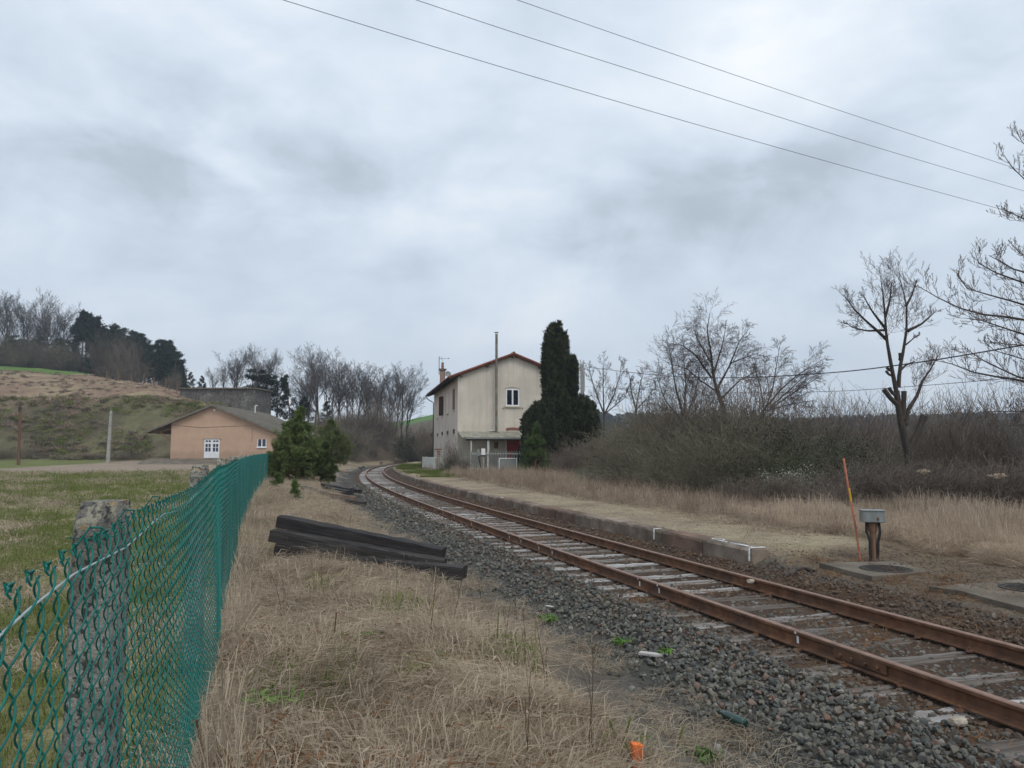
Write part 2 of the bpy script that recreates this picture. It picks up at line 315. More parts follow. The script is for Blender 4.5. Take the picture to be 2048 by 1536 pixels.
def tubes(segs, n=3):
    """segs (k,8): p0 p1 r0 r1 -> open n-sided tubes"""
    segs = np.asarray(segs, dtype=np.float32); p0, p1, r0, r1 = segs[:, :3], segs[:, 3:6], segs[:, 6:7], segs[:, 7:8]
    d = p1 - p0; d /= np.linalg.norm(d, axis=1, keepdims=True) + 1e-9
    h = np.where(np.abs(d[:, 2:3]) < .9, np.array([[0, 0, 1.]]), np.array([[1., 0, 0]])); a = np.cross(d, h); a /= np.linalg.norm(a, axis=1, keepdims=True); b = np.cross(d, a)
    V = np.empty((len(segs), 2 * n, 3), np.float32)
    for i in range(n):
        t = 2 * math.pi * i / n; o = a * math.cos(t) + b * math.sin(t); V[:, i] = p0 + o * r0; V[:, n + i] = p1 + o * r1
    base = (np.arange(len(segs)) * 2 * n)[:, None, None]
    fq = np.array([[i, (i + 1) % n, n + (i + 1) % n, n + i] for i in range(n)])[None]
    return V.reshape(-1, 3), (base + fq).reshape(-1, 4)
def blades(base, tip, width, rng, mid=None, side=None):
    """thin 2-face leaves/needles (quad + tip as one quad strip of 2 quads when mid is given, else a kite)"""
    n = len(base); d = tip - base
    s = np.cross(d, rng.normal(size=(n, 3))) if side is None else side; s /= np.linalg.norm(s, axis=1, keepdims=True) + 1e-9
    w_ = (width if np.ndim(width) else np.full(n, width))[:, None]
    m_ = (base + d * .5) if mid is None else mid
    V = np.stack([base - s * w_ * .5, base + s * w_ * .5, m_ + s * w_ * .45, m_ - s * w_ * .45, tip + s * w_ * .08, tip - s * w_ * .08], 1)
    fq = np.array([[0, 1, 2, 3], [3, 2, 4, 5]])[None] + (np.arange(n) * 6)[:, None, None]
    return V.reshape(-1, 3), fq.reshape(-1, 4)
def kites(c, d, ln, wd, rng):
    """one quad per leaf"""
    n = len(c); d = d / (np.linalg.norm(d, axis=1, keepdims=True) + 1e-9); s = np.cross(d, rng.normal(size=(n, 3))); s /= np.linalg.norm(s, axis=1, keepdims=True) + 1e-9
    L = (ln if np.ndim(ln) else np.full(n, ln))[:, None]; W = (wd if np.ndim(wd) else np.full(n, wd))[:, None]
    V = np.stack([c, c + d * L * .5 + s * W * .5, c + d * L, c + d * L * .5 - s * W * .5], 1)
    return V.reshape(-1, 3), np.arange(4 * n).reshape(-1, 4)
def join(*parts):
    Vs, Fs, b = [], [], 0
    for V, Fc in parts: Vs.append(V); Fs.append(Fc + b); b += len(V)
    return np.concatenate(Vs), np.concatenate(Fs)
def copy_tree(o, loc, rz=0.0, sc=1.0, label=None, group=None):
    c = o.copy(); col.objects.link(c); c.location = loc; c.rotation_euler = (0, 0, rz); c.scale = (sc, sc, sc) if not isinstance(sc, tuple) else sc
    for ch in o.children:
        d = ch.copy(); col.objects.link(d); d.parent = c
        for g in ch.children:
            e = g.copy(); col.objects.link(e); e.parent = d
    if label: c['label'] = label
    if group: c['group'] = group
    return c
def scatter(name, pts, rots, scl, protos, idx, mat_attr=None, kind='stuff', label=None, cat=None):
    """instance prototype meshes on points with geometry nodes"""
    V = np.asarray(pts, np.float32); me = bpy.data.meshes.new(name); me.vertices.add(len(V)); me.vertices.foreach_set('co', V.ravel())
    a = me.attributes.new('rot', 'FLOAT_VECTOR', 'POINT'); a.data.foreach_set('vector', np.asarray(rots, np.float32).ravel())
    a = me.attributes.new('scl', 'FLOAT', 'POINT'); a.data.foreach_set('value', np.asarray(scl, np.float32))
    a = me.attributes.new('idx', 'INT', 'POINT'); a.data.foreach_set('value', np.asarray(idx, np.int32))
    if mat_attr is not None: a = me.attributes.new('brown', 'FLOAT', 'POINT'); a.data.foreach_set('value', np.asarray(mat_attr, np.float32))
    o = bpy.data.objects.new(name, me); col.objects.link(o); tag(o, label, cat, None, kind)
    cl = bpy.data.collections.new(name + '_sources')
    for k, p in enumerate(protos):
        cl.objects.link(p)
    ng = bpy.data.node_groups.new(name, 'GeometryNodeTree')
    ng.interface.new_socket('Geometry', in_out='INPUT', socket_type='NodeSocketGeometry'); ng.interface.new_socket('Geometry', in_out='OUTPUT', socket_type='NodeSocketGeometry')
    N = ng.nodes; L = ng.links; gi = N.new('NodeGroupInput'); go = N.new('NodeGroupOutput'); ip = N.new('GeometryNodeInstanceOnPoints'); ci = N.new('GeometryNodeCollectionInfo')
    ci.inputs[0].default_value = cl; ci.inputs['Separate Children'].default_value = True; ci.inputs['Reset Children'].default_value = True
    def at(nm, ty):
        q = N.new('GeometryNodeInputNamedAttribute'); q.data_type = ty; q.inputs[0].default_value = nm; return q.outputs[0]
    L.new(gi.outputs[0], ip.inputs['Points']); L.new(ci.outputs[0], ip.inputs['Instance']); ip.inputs['Pick Instance'].default_value = True
    L.new(at('idx', 'INT'), ip.inputs['Instance Index']); L.new(at('rot', 'FLOAT_VECTOR'), ip.inputs['Rotation']); L.new(at('scl', 'FLOAT'), ip.inputs['Scale'])
    L.new(ip.outputs[0], go.inputs[0]); md = o.modifiers.new('scatter', 'NODES'); md.node_group = ng
    return o
def proto(name, V, Fc, m, smooth=False):
    o = mk(name, V, Fc, m, smooth=smooth); col.objects.unlink(o); return o
# ------------------------------------------------------------------ track centre line: straight, then a long right-hand curve
_s = np.arange(-6, 290, .1); _k = .00269 * np.clip((_s - 4.4) / 30, 0, 1); _h = -.3125 + np.cumsum(_k) * .1
_X = np.cumsum(np.sin(_h)) * .1; _Y = np.cumsum(np.cos(_h)) * .1
_i0 = np.argmin(abs(_s)); _X += 5.46 - _X[_i0]; _Y += 2.0 - _Y[_i0]
def TR(s, n=0.0, z=0.0):
    h = np.interp(s, _s, _h); x = np.interp(s, _s, _X) + n * np.cos(h); y = np.interp(s, _s, _Y) - n * np.sin(h)
    return np.stack(np.broadcast_arrays(x, y, np.asarray(z, float)), -1)
def to_track(x, y):
    s = np.interp(y, _Y, _s)
    for _ in range(5):
        h = np.interp(s, _s, _h); s = s + (x - np.interp(s, _s, _X)) * np.sin(h) + (y - np.interp(s, _s, _Y)) * np.cos(h)
    h = np.interp(s, _s, _h)
    return s, (x - np.interp(s, _s, _X)) * np.cos(h) - (y - np.interp(s, _s, _Y)) * np.sin(h)
# ------------------------------------------------------------------ terrain
YK = np.array([0, 50, 62, 80, 95, 102, 114, 135, 165, 235, 320, 450, 700, 1100, 2500.])
RK = np.array([-1.6, -.88, -.683, -.583, -.483, -.443, -.396, -.33, -.30, -.27, -.216, -.15, -.1, 0, .15, .4, .7, 1.6])
ZT = np.array([
 [.32, .45, .5, .8, 1.2, 2, 11, 14, 20, 30, 40, 50, 60, 70, 80],
 [.32, .45, .5, .6, .8, 1.6, 10.8, 14.5, 20, 29.5, 36, 40, 45, 50, 60],
 [.32, .45, .45, .5, .6, 1.2, 10.2, 14.2, 19.2, 29, 33, 36, 40, 45, 60],
 [.32, .45, .45, .5, .6, 1.2, 10.2, 14.0, 18.6, 26.8, 31, 34, 38, 42, 55],
 [.32, .5, .5, .6, .7, 1.1, 9.7, 13.2, 17.2, 21.5, 25, 29, 34, 40, 50],
 [.32, .5, .5, .6, .8, 1.1, 9.2, 12.2, 15.2, 18, 21, 26, 32, 38, 50],
 [.32, .5, .5, .6, .9, 1.3, 8.8, 10.8, 12.2, 14, 18, 24, 30, 36, 50],
 [.32, .5, .5, .6, .9, 1.3, 4.0, 7.4, 10, 11, 15, 22, 28, 34, 50],
 [.32, .52, .55, .6, .7, .9, 2.0, 4.5, 7, 8, 13, 20, 28, 34, 50],
 [.30, .5, .55, .6, .65, .8, 1.3, 3.0, 6.5, 8, 12, 20, 28, 34, 50],
 [.30, .48, .5, .5, .5, .6, 1., 2.5, 6., 8, 11, 18, 26, 34, 50],
 [.30, .4, .4, .4, .4, .4, .6, 1.5, 5.5, 8, 11, 20, 27, 34, 50],
 [.30, .36, .36, .36, .36, .36, .36, .8, 2, 8, 14, 25, 30, 36, 50],
 [.30, .34, .34, .34, .3, .2, 0, -.5, -1, 0, 6, 16, 30, 36, 50],
 [.28, .34, .3, .1, -.5, -1, -2, -4, -6, -8, -6, 4, 26, 34, 50],
 [.22, .2, -.6, -2, -4, -5, -6, -8, -10, -13, -12, 0, 26, 36, 50],
 [.2, -1, -2, -4, -5, -6, -7, -9, -11, -15, -12, 0, 30, 44, 60],
 [.2, -1, -2, -4, -5, -6, -7, -9, -11, -15, -12, 0, 34, 48, 60]])
def vnoise(x, y, sc, seed):
    r = np.random.RandomState(seed); g = r.rand(64, 64); x = x * sc; y = y * sc; xi = np.floor(x).astype(int); yi = np.floor(y).astype(int); fx = x - xi; fy = y - yi
    fx = fx * fx * (3 - 2 * fx); fy = fy * fy * (3 - 2 * fy); a = g[xi % 64, yi % 64]; b = g[(xi + 1) % 64, yi % 64]; c = g[xi % 64, (yi + 1) % 64]; d = g[(xi + 1) % 64, (yi + 1) % 64]
    return (a * (1 - fx) + b * fx) * (1 - fy) + (c * (1 - fx) + d * fx) * fy - .5
def sstep(a, b, x): t = np.clip((x - a) / (b - a), 0, 1); return t * t * (3 - 2 * t)
PEND = 10.35                       # track chainage where the platform begins
def H(x, y):
    x = np.asarray(x, float); y = np.asarray(y, float); s, n = to_track(x, np.clip(y, -8, 270))
    r = x / np.maximum(y, 6.0); ri = np.clip(np.interp(r, RK, np.arange(len(RK))), 0, len(RK) - 1.001); yi = np.clip(np.interp(y, YK, np.arange(len(YK))), 0, len(YK) - 1.001)
    a = ri.astype(int); b = yi.astype(int); fr = ri - a; fy = yi - b
    tz = (ZT[a, b] * (1 - fr) + ZT[a + 1, b] * fr) * (1 - fy) + (ZT[a, b + 1] * (1 - fr) + ZT[a + 1, b + 1] * fr) * fy
    bump = sstep(98, 112, y) * sstep(-.1, -.3, r)
    tz = tz + bump * (1.6 * vnoise(x, y, .09, 1) + .7 * vnoise(x, y, .3, 2))
    tz = tz + sstep(400, 600, y) * (9 * vnoise(x, y, .008, 5) + 4 * vnoise(x, y, .03, 6)) * sstep(-.4, 0, r)
    L = np.interp(n, [-4.4, -3.7, -3.1, -2.7, -1.9, -1.4, 0, 1.15, 1.35, 1.55, 1.75, 2.3, 3.2], [.27, .17, -.06, -.14, -.07, -.03, -.035, -.02, .04, .085, .10, .13, .19])
    plat = sstep(PEND - .5, PEND + .5, s)
    pn = sstep(1.80, 1.96, n); nearz = L * (1 - plat) + plat * (L * (1 - pn) + .338 * pn)
    nearz = np.where(n < 1.4, L, nearz)
    wt = np.where(n < 0, sstep(4.2, 8.5, -n), sstep(7.5, 16, n))
    z = nearz * (1 - wt) + tz * wt
    # grass mounds and hollows on the strip beside the fence; small hummocks everywhere near
    gr = sstep(3.3, 4.3, -n) * sstep(60, 40, y)
    z = z + gr * (.13 * vnoise(x, y, .8, 3) + .10 * vnoise(x, y, 1.9, 4) + .05 * vnoise(x, y, 4.5, 8)) + .02 * vnoise(x, y, 5, 9) * sstep(1.8, 2.4, abs(n)) * sstep(70, 50, y)
    rr = sstep(6, 9, n) * sstep(60, 40, y); z = z + rr * .2 * vnoise(x, y, .6, 7)
    return z
def Hs(x, y): return float(H(np.array([x]), np.array([y]))[0])
def grid_axis(neg, pos, d0, lim, growth):
    p = [0.0]
    while p[-1] < pos: p.append(p[-1] + (d0 if p[-1] < lim else d0 + (p[-1] - lim) * growth))
    q = [0.0]
    while q[-1] > -neg: q.append(q[-1] - (d0 if -q[-1] < lim else d0 + (-q[-1] - lim) * growth))
    return np.array(q[::-1][:-1] + p)
gx = grid_axis(1500, 1500, .14, 9, .035); gy = grid_axis(25, 2400, .14, 22, .02)
GX, GY = np.meshgrid(gx, gy); gx_, gy_ = GX.ravel(), GY.ravel(); gz_ = H(gx_, gy_)
S_, N_ = to_track(gx_, np.clip(gy_, -8, 270)); r_ = gx_ / np.maximum(gy_, 3)
def C(*c): return np.array(c)
cols = np.tile(C(.30, .235, .15), (len(gx_), 1))
def paint(w_, c):
    global cols
    w_ = np.clip(w_, 0, 1)[:, None]; cols = cols * (1 - w_) + np.asarray(c) * w_
nzA = vnoise(gx_, gy_, .7, 21); nzB = vnoise(gx_, gy_, .22, 22); nzC = vnoise(gx_, gy_, 2.2, 23)
fx_line = lambda y: -.29 - .337 * y + .0011 * np.maximum(0, y - 12) ** 2
left = sstep(.15, -.15, gx_ - fx_line(gy_)) * sstep(-20, -1, N_ * 0 - 1 + 0 * gx_ - 0)
left = (gx_ < fx_line(gy_)) * 1.0 * (gy_ < 62)
paint(left * (.75 + .8 * nzA), (.155, .165, .065)); paint(left * sstep(.05, .3, nzB + .5 * nzA) * .7, (.26, .215, .125))
paint(sstep(-.1, .3, nzA + nzC * .6) * (1 - left) * .35 * (gy_ < 70), (.15, .14, .07))
# zones beside the line
paint(sstep(3.5, 3.0, abs(N_ + .4)) * (gy_ < 235), (.135, .118, .096))
paint(sstep(2.5, 2.2, abs(N_ + .3)) * (gy_ < 235), (.08, .078, .07))
paint(sstep(1.15, .8, abs(abs(N_) - .76)) * (gy_ < 235) * .8, (.085, .052, .034))
right0 = sstep(1.9, 2.4, N_) * (gy_ < 100) * (S_ < 300) * sstep(8, 6, N_)
paint(right0, (.145, .11, .075)); 
pl_ = sstep(PEND - .3, PEND + .6, S_) * sstep(1.7, 1.9, N_) * sstep(4.6, 3.9, N_ + nzA * .8) * (S_ < 140)
paint(pl_, (.30, .245, .17)); paint(pl_ * sstep(.0, .35, nzC + nzA * .5) * .5, (.19, .155, .10))
mossy = sstep(46, 56, S_) * sstep(120, 100, S_) * sstep(2.2, 3.0, N_) * sstep(9, 7, N_); paint(mossy * sstep(-.25, .1, nzA + nzB), (.12, .145, .05))
# left distance: road, meadow rim, embankment, bank, top meadow, woodland floor
road_far = np.interp(r_, [-.683, -.507, -.43, -.3], [66, 100, 84, 70]); rd = (r_ < -.28) * (gy_ > 55) * sstep(1.5, -1, gy_ - road_far) * sstep(54.5, 56.5, gy_)
far_l = (gy_ >= 62) * (r_ < -.12); paint(far_l * (N_ < -15), (.145, .16, .06)); paint(far_l * (N_ >= -15) * (abs(N_) > 3), (.27, .215, .145)); paint(far_l * (N_ >= -15) * (abs(N_) > 3) * sstep(-.05, .25, nzA), (.16, .13, .09)); paint(rd, (.30, .24, .185))
led = 108 + 6 * nzB
paint((r_ < -.28) * sstep(97, 100, gy_) * (1 + 0 * r_), (.135, .125, .07)); e = (r_ < -.28) * (gy_ > 98) * (gy_ < 125)
paint(e * sstep(-.15, .2, nzB), (.105, .09, .06)); paint(e * sstep(.1, .3, vnoise(gx_, gy_, .35, 31)) * .7, (.16, .13, .085)); paint(e * sstep(103, 99, gy_) * .6, (.16, .145, .075))
paint((r_ < -.28) * sstep(112.5, 115.5, gy_ + 2 * nzB), (.235, .165, .115)); u = (r_ < -.28) * (gy_ > 113)
paint(u * sstep(.0, .35, vnoise(gx_, gy_, .16, 33) + .3 * nzB), (.30, .235, .15)); paint(u * sstep(.2, .4, vnoise(gx_, gy_, .1, 34)) * .6, (.15, .085, .065))
paint(sstep(-.415, -.39, r_) * sstep(-.3, -.33, r_) * (gy_ > 112) * .8, (.20, .175, .085))
topm = (r_ < -.40) * sstep(158, 166, gy_ + 10 * nzB + 60 * (r_ + .6)); paint(topm, (.115, .19, .05))
paint((r_ < -.25) * sstep(222, 234, gy_ + 3 * nzB), (.05, .045, .03))
paint((r_ >= -.28) * (r_ < .0) * sstep(105, 118, gy_) * (abs(N_) > 5), (.11, .085, .06))
paint((r_ >= -.3) * (r_ < .02) * sstep(360, 400, gy_), (.10, .2, .045))
paint((r_ >= .0) * sstep(70, 90, gy_) * (abs(N_) > 6), (.06, .06, .04)); paint((r_ > .02) * sstep(350, 420, gy_), (.03, .045, .03))
paint(sstep(9, 12, N_) * (gy_ < 90) * (r_ > .05), (.09, .075, .05))
gr2 = (N_ > 6) * (gy_ < 30) * sstep(.1, .35, nzB) ; paint(gr2 * .6, (.10, .13, .04))
nxn = len(gx); ii = np.arange(len(gx_)).reshape(GX.shape); fq = np.stack([ii[:-1, :-1], ii[:-1, 1:], ii[1:, 1:], ii[1:, :-1]], -1).reshape(-1, 4)
def ground_mat():
    m = bpy.data.materials.new('ground'); m.use_nodes = True; t = NT(m.node_tree); t.t.nodes.clear()
    c = t.n('ShaderNodeAttribute', attribute_name='albedo').outputs['Color']; po = t.n('ShaderNodeNewGeometry').outputs['Position']
    n1_ = t.n('ShaderNodeTexNoise', i={'Vector': po, 'Scale': 9.0, 'Detail': 8.0, 'Roughness': .75}).outputs[0]
    n2_ = t.n('ShaderNodeTexNoise', i={'Vector': po, 'Scale': .55, 'Detail': 6.0, 'Roughness': .7}).outputs[0]
    k = t.math('ADD', t.math('MULTIPLY', t.math('SUBTRACT', n1_, .5), 1.5), t.math('MULTIPLY', t.math('SUBTRACT', n2_, .5), 1.3))
    c = t.n('ShaderNodeHueSaturation', i={'Value': t.math('ADD', 1.0, k), 'Hue': t.math('ADD', .5, t.math('MULTIPLY', t.math('SUBTRACT', n2_, .5), .06)), 'Color': c}).outputs[0]
    vo = t.n('ShaderNodeTexVoronoi', i={'Vector': po, 'Scale': 16.0}).outputs['Distance']
    bp = t.n('ShaderNodeBump', i={'Strength': .8, 'Distance': .035, 'Height': t.math('ADD', n1_, t.math('MULTIPLY', vo, -.5))})
    bp2 = t.n('ShaderNodeBump', i={'Strength': .7, 'Distance': .8, 'Height': n2_, 'Normal': bp.outputs[0]})
    p = t.n('ShaderNodeBsdfPrincipled', i={'Base Color': c, 'Roughness': .97, 'Specular IOR Level': .1, 'Normal': bp2.outputs[0]})
    t.t.links.new(p.outputs[0], t.n('ShaderNodeOutputMaterial').inputs[0]); return m
ground = mk('ground', np.stack([gx_, gy_, gz_], 1), fq, ground_mat(), smooth=True); tag(ground, None, None, None, 'structure')
ca = ground.data.attributes.new('albedo', 'FLOAT_COLOR', 'POINT'); ca.data.foreach_set('color', np.concatenate([cols, np.ones((len(cols), 1))], 1).astype(np.float32).ravel())
rng = np.random.RandomState(7)

# ------------------------------------------------------------------ rails (flat-bottomed section swept along the line), fishplates, painted ticks
prof = [(-.035, .150), (-.03, .158), (-.015, .160), (.015, .160), (.03, .158), (.035, .150), (.035, .125), (.012, .113), (.008, .10), (.008, .04), (.014, .03), (.062, .018), (.062, .008),
        (-.062, .008), (-.062, .018), (-.014, .03), (-.008, .04), (-.008, .10), (-.012, .113), (-.035, .125)]
def rail(off, label):
    ss = np.concatenate([np.arange(-5.5, 60, .5), np.arange(60, 240, 1.0)]); V = []; np_ = len(prof)
    for dn, z in prof: V.append(TR(ss, off + dn, z))
    V = np.stack(V, 1).reshape(-1, 3); k = len(ss)
    fs = [(a * np_ + i, a * np_ + (i + 1) % np_, (a + 1) * np_ + (i + 1) % np_, (a + 1) * np_ + i) for a in range(k - 1) for i in range(np_)]
    mi = [1 if i < 5 else 0 for a in range(k - 1) for i in range(np_)]
    o = mk('rail', V, fs, ['rust', 'rust_head'], mi=mi); return tag(o, label, 'rail', 'rails of the single track')
railL = rail(-.752, 'rusty rail nearer the wire fence, with white paint ticks on its side')
railR = rail(.752, 'rusty rail nearer the low platform edge')
def frame(s, n, z):
    p = TR(s, n, z); h = float(np.interp(s, _s, _h)); return Vector(p), -h      # rz turning +Y onto the tangent
def fishplate(s, n, par):
    p, rz = frame(s, n, 0)
    for sd_ in (-1, 1):
        q = MB(); c = Vector(TR(s, n + sd_ * .024, .078)); q.box(c, (.022, .62, .085), rz=rz, bev=.006)
        for k in (-.22, -.08, .08, .22):
            b0 = Vector(TR(s + k, n + sd_ * .034, .078)); b1 = Vector(TR(s + k, n + sd_ * .062, .078)); q.cyl(b0, b1, .017, n=6)
        q.build('fishplate', ['rust'], par)
def rs(px, py):                                                    # chainage of a rail-head point
    p = P(px, py, z=.16); return float(to_track(p[:1], p[1:2])[0][0])
for s_ in (rs(1732, 1302), rs(1732, 1302) + 18.0): fishplate(s_, -.752, railL)
fishplate(rs(1660, 1192) - .2, .752, railR) if False else None
for px, py in [(1285, 1154), (1324, 1167), (1602, 1260), (1108, 1095), (1083, 1086), (1040, 1074), (1020, 1066), (945, 1040), (912, 1028), (890, 1020), (873, 1014), (838, 1002), (815, 994)]:
    s_ = rs(px, py); q = MB(); _, rz = frame(s_, 0, 0)
    q.box(Vector(TR(s_, -.752 - .0362, .138)), (.003, .022, .022), rz=rz); q.box(Vector(TR(s_, -.752 - .0095, .07)), (.003, .03, .07), rz=rz)
    q.build('paint_tick', ['white_paint'], railL)
# ------------------------------------------------------------------ sleepers under the rails
def sleeper_mesh(name, L, W, Hh, seed, m, splits=True):
    r = random.Random(seed); nx, ny = 18, 5; V = []; Fs = []
    def pt(i, j, top):
        x = -L / 2 + L * i / nx; y = -W / 2 + W * j / (ny - 1) + (r.uniform(-.008, .008) if j in (0, ny - 1) else r.uniform(-.01, .01))
        z = (r.uniform(-.012, .004) - (.014 if j in (0, ny - 1) else 0) - (.012 if splits and j == 2 else 0)) if top else -Hh
        return (x + (r.uniform(-.012, .012) if i in (0, nx) else 0), y, z)
    for top in (1, 0):
        for i in range(nx + 1):
            for j in range(ny): V.append(pt(i, j, top))
    o_ = (nx + 1) * ny; id_ = lambda i, j, t: (0 if t else o_) + i * ny + j
    for i in range(nx):
        for j in range(ny - 1):
            Fs.append((id_(i, j, 1), id_(i + 1, j, 1), id_(i + 1, j + 1, 1), id_(i, j + 1, 1))); Fs.append((id_(i, j, 0), id_(i, j + 1, 0), id_(i + 1, j + 1, 0), id_(i + 1, j, 0)))
        Fs.append((id_(i, 0, 1), id_(i, 0, 0), id_(i + 1, 0, 0), id_(i + 1, 0, 1))); Fs.append((id_(i, ny - 1, 1), id_(i + 1, ny - 1, 1), id_(i + 1, ny - 1, 0), id_(i, ny - 1, 0)))
    for j in range(ny - 1):
        Fs.append((id_(0, j, 1), id_(0, j + 1, 1), id_(0, j + 1, 0), id_(0, j, 0))); Fs.append((id_(nx, j, 1), id_(nx, j, 0), id_(nx, j + 1, 0), id_(nx, j + 1, 1)))
    return mk(name, V, Fs, m)
protoS = [sleeper_mesh('sleeper', 2.6, .25, .14, k, 'sleeper_wood') for k in range(5)]
def screw(par, x, y):
    q = MB(); q.cyl((x, y, .018), (x, y, .034), .034, .028, n=8); q.cyl((x, y, .034), (x, y, .058), .013, n=4); return q.build('coach_screw', ['rust'], par)
for o in protoS:
    for sx in (-.752, .752):
        for dx, dy in ((-.085, -.05), (.085, .05)): screw(o, sx + dx, dy)
s = -4.4; k = 0; used = set(); js = rs(1732, 1302)
while s < 172:
    step = .62
    if abs(s - js) < .45 : pass
    p, rz = frame(s, random.Random(k).uniform(-.04, .04), -.004 - .014 * random.Random(k + 5).random()); src = protoS[k % 5]
    rz2 = rz + random.Random(k + 99).uniform(-.025, .025)
    if (k % 5) not in used: o = src; used.add(k % 5); o.location = p; o.rotation_euler = (0, 0, rz2)
    else:
        far_ = s > 34
        if far_: o = src.copy(); col.objects.link(o); o.location = p; o.rotation_euler = (0, 0, rz2)
        else: o = copy_tree(src, p, rz2)
    tag(o, 'weathered grey timber sleeper lying across the track under both rusty rails', 'railway sleeper', 'sleepers under the rails')
    k += 1; s += step
# the two sleepers laid tight together at the rail joint
# ------------------------------------------------------------------ platform edge: row of worn kerb stones
pe = empty('platform_edge', tuple(TR(PEND, 1.72, 0)), 0, 'long low platform edge of worn red-brown kerb stones beside the track', 'platform edge')
pinv = Vector(pe.location)
sk = PEND; k = 0
while sk < 150:
    L = 1.5 if sk < 70 else 2.5; r = random.Random(k * 7 + 3); w0, zt, zb = .34, .37, -.12
    n0 = 1.69 + r.uniform(-.012, .012); zt += r.uniform(-.012, .008); V = []; g = .006 if sk < 70 else .02
    nn = 9
    for i in range(nn + 1):
        s_ = sk + g + (L - 2 * g) * i / nn; e_ = .02 if i in (0, nn) else 0; jj = [r.uniform(-.013, .013) for _ in range(6)]
        for (dn, z) in ((0 + e_ + jj[0], zb), (0 + e_ + jj[1], zt - .05 - e_), (.03 + jj[2], zt - .008 - e_), (w0 * .6, zt + jj[3] - e_), (w0, zt - .006 + jj[4] - e_), (w0, zb)): V.append(TR(s_, n0 + dn, z) - np.array(pinv))
    Fs = [(i * 6 + j, (i + 1) * 6 + j, (i + 1) * 6 + (j + 1) % 6, i * 6 + (j + 1) % 6) for i in range(nn) for j in range(6)] + [tuple(range(6)), tuple(range(nn * 6, nn * 6 + 6))[::-1]]
    o = mk('kerb_stone', V, Fs, ['kerb_red' if r.random() < .3 else 'kerb', 'white_paint'], pe)
    sk += L; k += 1
def stripe(s0, s1, n0, n1, z, par, nm='paint_mark'):               # painted patch on the stone tops, a thin sheet
    V = [TR(s0, n0, z), TR(s1, n0, z), TR(s1, n1, z), TR(s0, n1, z)]; V = [v - np.array(pinv) for v in V]
    V2 = [v - np.array([0, 0, .012]) for v in V]
    return mk(nm, V + V2, [(0, 1, 2, 3), (7, 6, 5, 4), (0, 4, 5, 1), (1, 5, 6, 2), (2, 6, 7, 3), (3, 7, 4, 0)], 'white_paint', par)
def vtick(s_, par):
    V = []
    for ds in (-.013, .013):
        for z in (.16, .375): V.append(TR(s_ + ds, 1.672, z) - np.array(pinv)); V.append(TR(s_ + ds, 1.69, z) - np.array(pinv))
    mk('paint_mark', V, [(0, 2, 6, 4), (1, 5, 7, 3), (0, 1, 3, 2), (4, 6, 7, 5), (2, 3, 7, 6), (0, 4, 5, 1)], 'white_paint', par)
vtick(PEND + .06, pe); stripe(PEND + .03, PEND + .06, 1.70, 1.98, .381, pe); stripe(PEND + .07, PEND + .72, 1.765, 1.785, .381, pe); stripe(PEND + .25, PEND + .5, 1.75, 1.80, .3835, pe)
s_o = PEND + 1.22; V = []; Fs = []
for a in range(20):
    t_ = 2 * math.pi * a / 20
    for rr_ in (.75, 1.0): V.append(TR(s_o + .17 * rr_ * math.cos(t_), 1.86 + .09 * rr_ * math.sin(t_), .381) - np.array(pinv))
for a in range(20): b = (a + 1) % 20; Fs.append((2 * a, 2 * a + 1, 2 * b + 1, 2 * b))
mk('paint_mark', V, Fs, 'white_paint', pe); stripe(s_o - .36, s_o - .1, 1.78, 1.81, .381, pe)
s5 = float(to_track(P(1302, 1058, z=.37)[:1], P(1302, 1058, z=.37)[1:2])[0][0]); vtick(s5, pe); stripe(s5 - .013, s5 + .013, 1.70, 1.86, .381, pe)
s6 = float(to_track(P(1005, 995, z=.37)[:1], P(1005, 995, z=.37)[1:2])[0][0]); stripe(s6 - .1, s6 + .2, 1.76, 1.80, .381, pe)

# ------------------------------------------------------------------ chain-link fence
yy = np.arange(.3, 46.5, .05); xx = fx_line(yy); seg = np.hypot(np.diff(xx), np.diff(yy)); uu = np.concatenate([[0], np.cumsum(seg)])
gzf = H(xx, yy) * .35 + .65 * np.interp(yy, [0, 5, 46], [.33, .35, .54])
topf = np.interp(yy, [0, 1.05, 3.4, 5, 8.8, 17, 46], [1.765, 1.765, 1.765, 1.80, 1.816, 1.835, 1.9])
sagf = .015 * np.sin(np.pi * ((yy - 1.92) % 3.7) / 3.7)
Fx = lambda u: np.interp(u, uu, xx); Fy = lambda u: np.interp(u, uu, yy); Fg = lambda u: np.interp(u, uu, gzf); Ft = lambda u: np.interp(u, uu, topf - sagf)
nrm = np.array([math.cos(.32), math.sin(.32), 0])                # pointing to the track side
fence = empty('wire_fence', (0, 0, 0), 0, 'long green plastic-coated chain-link fence with lichen-covered concrete posts', 'fence')
WS, PH = .0425, .098
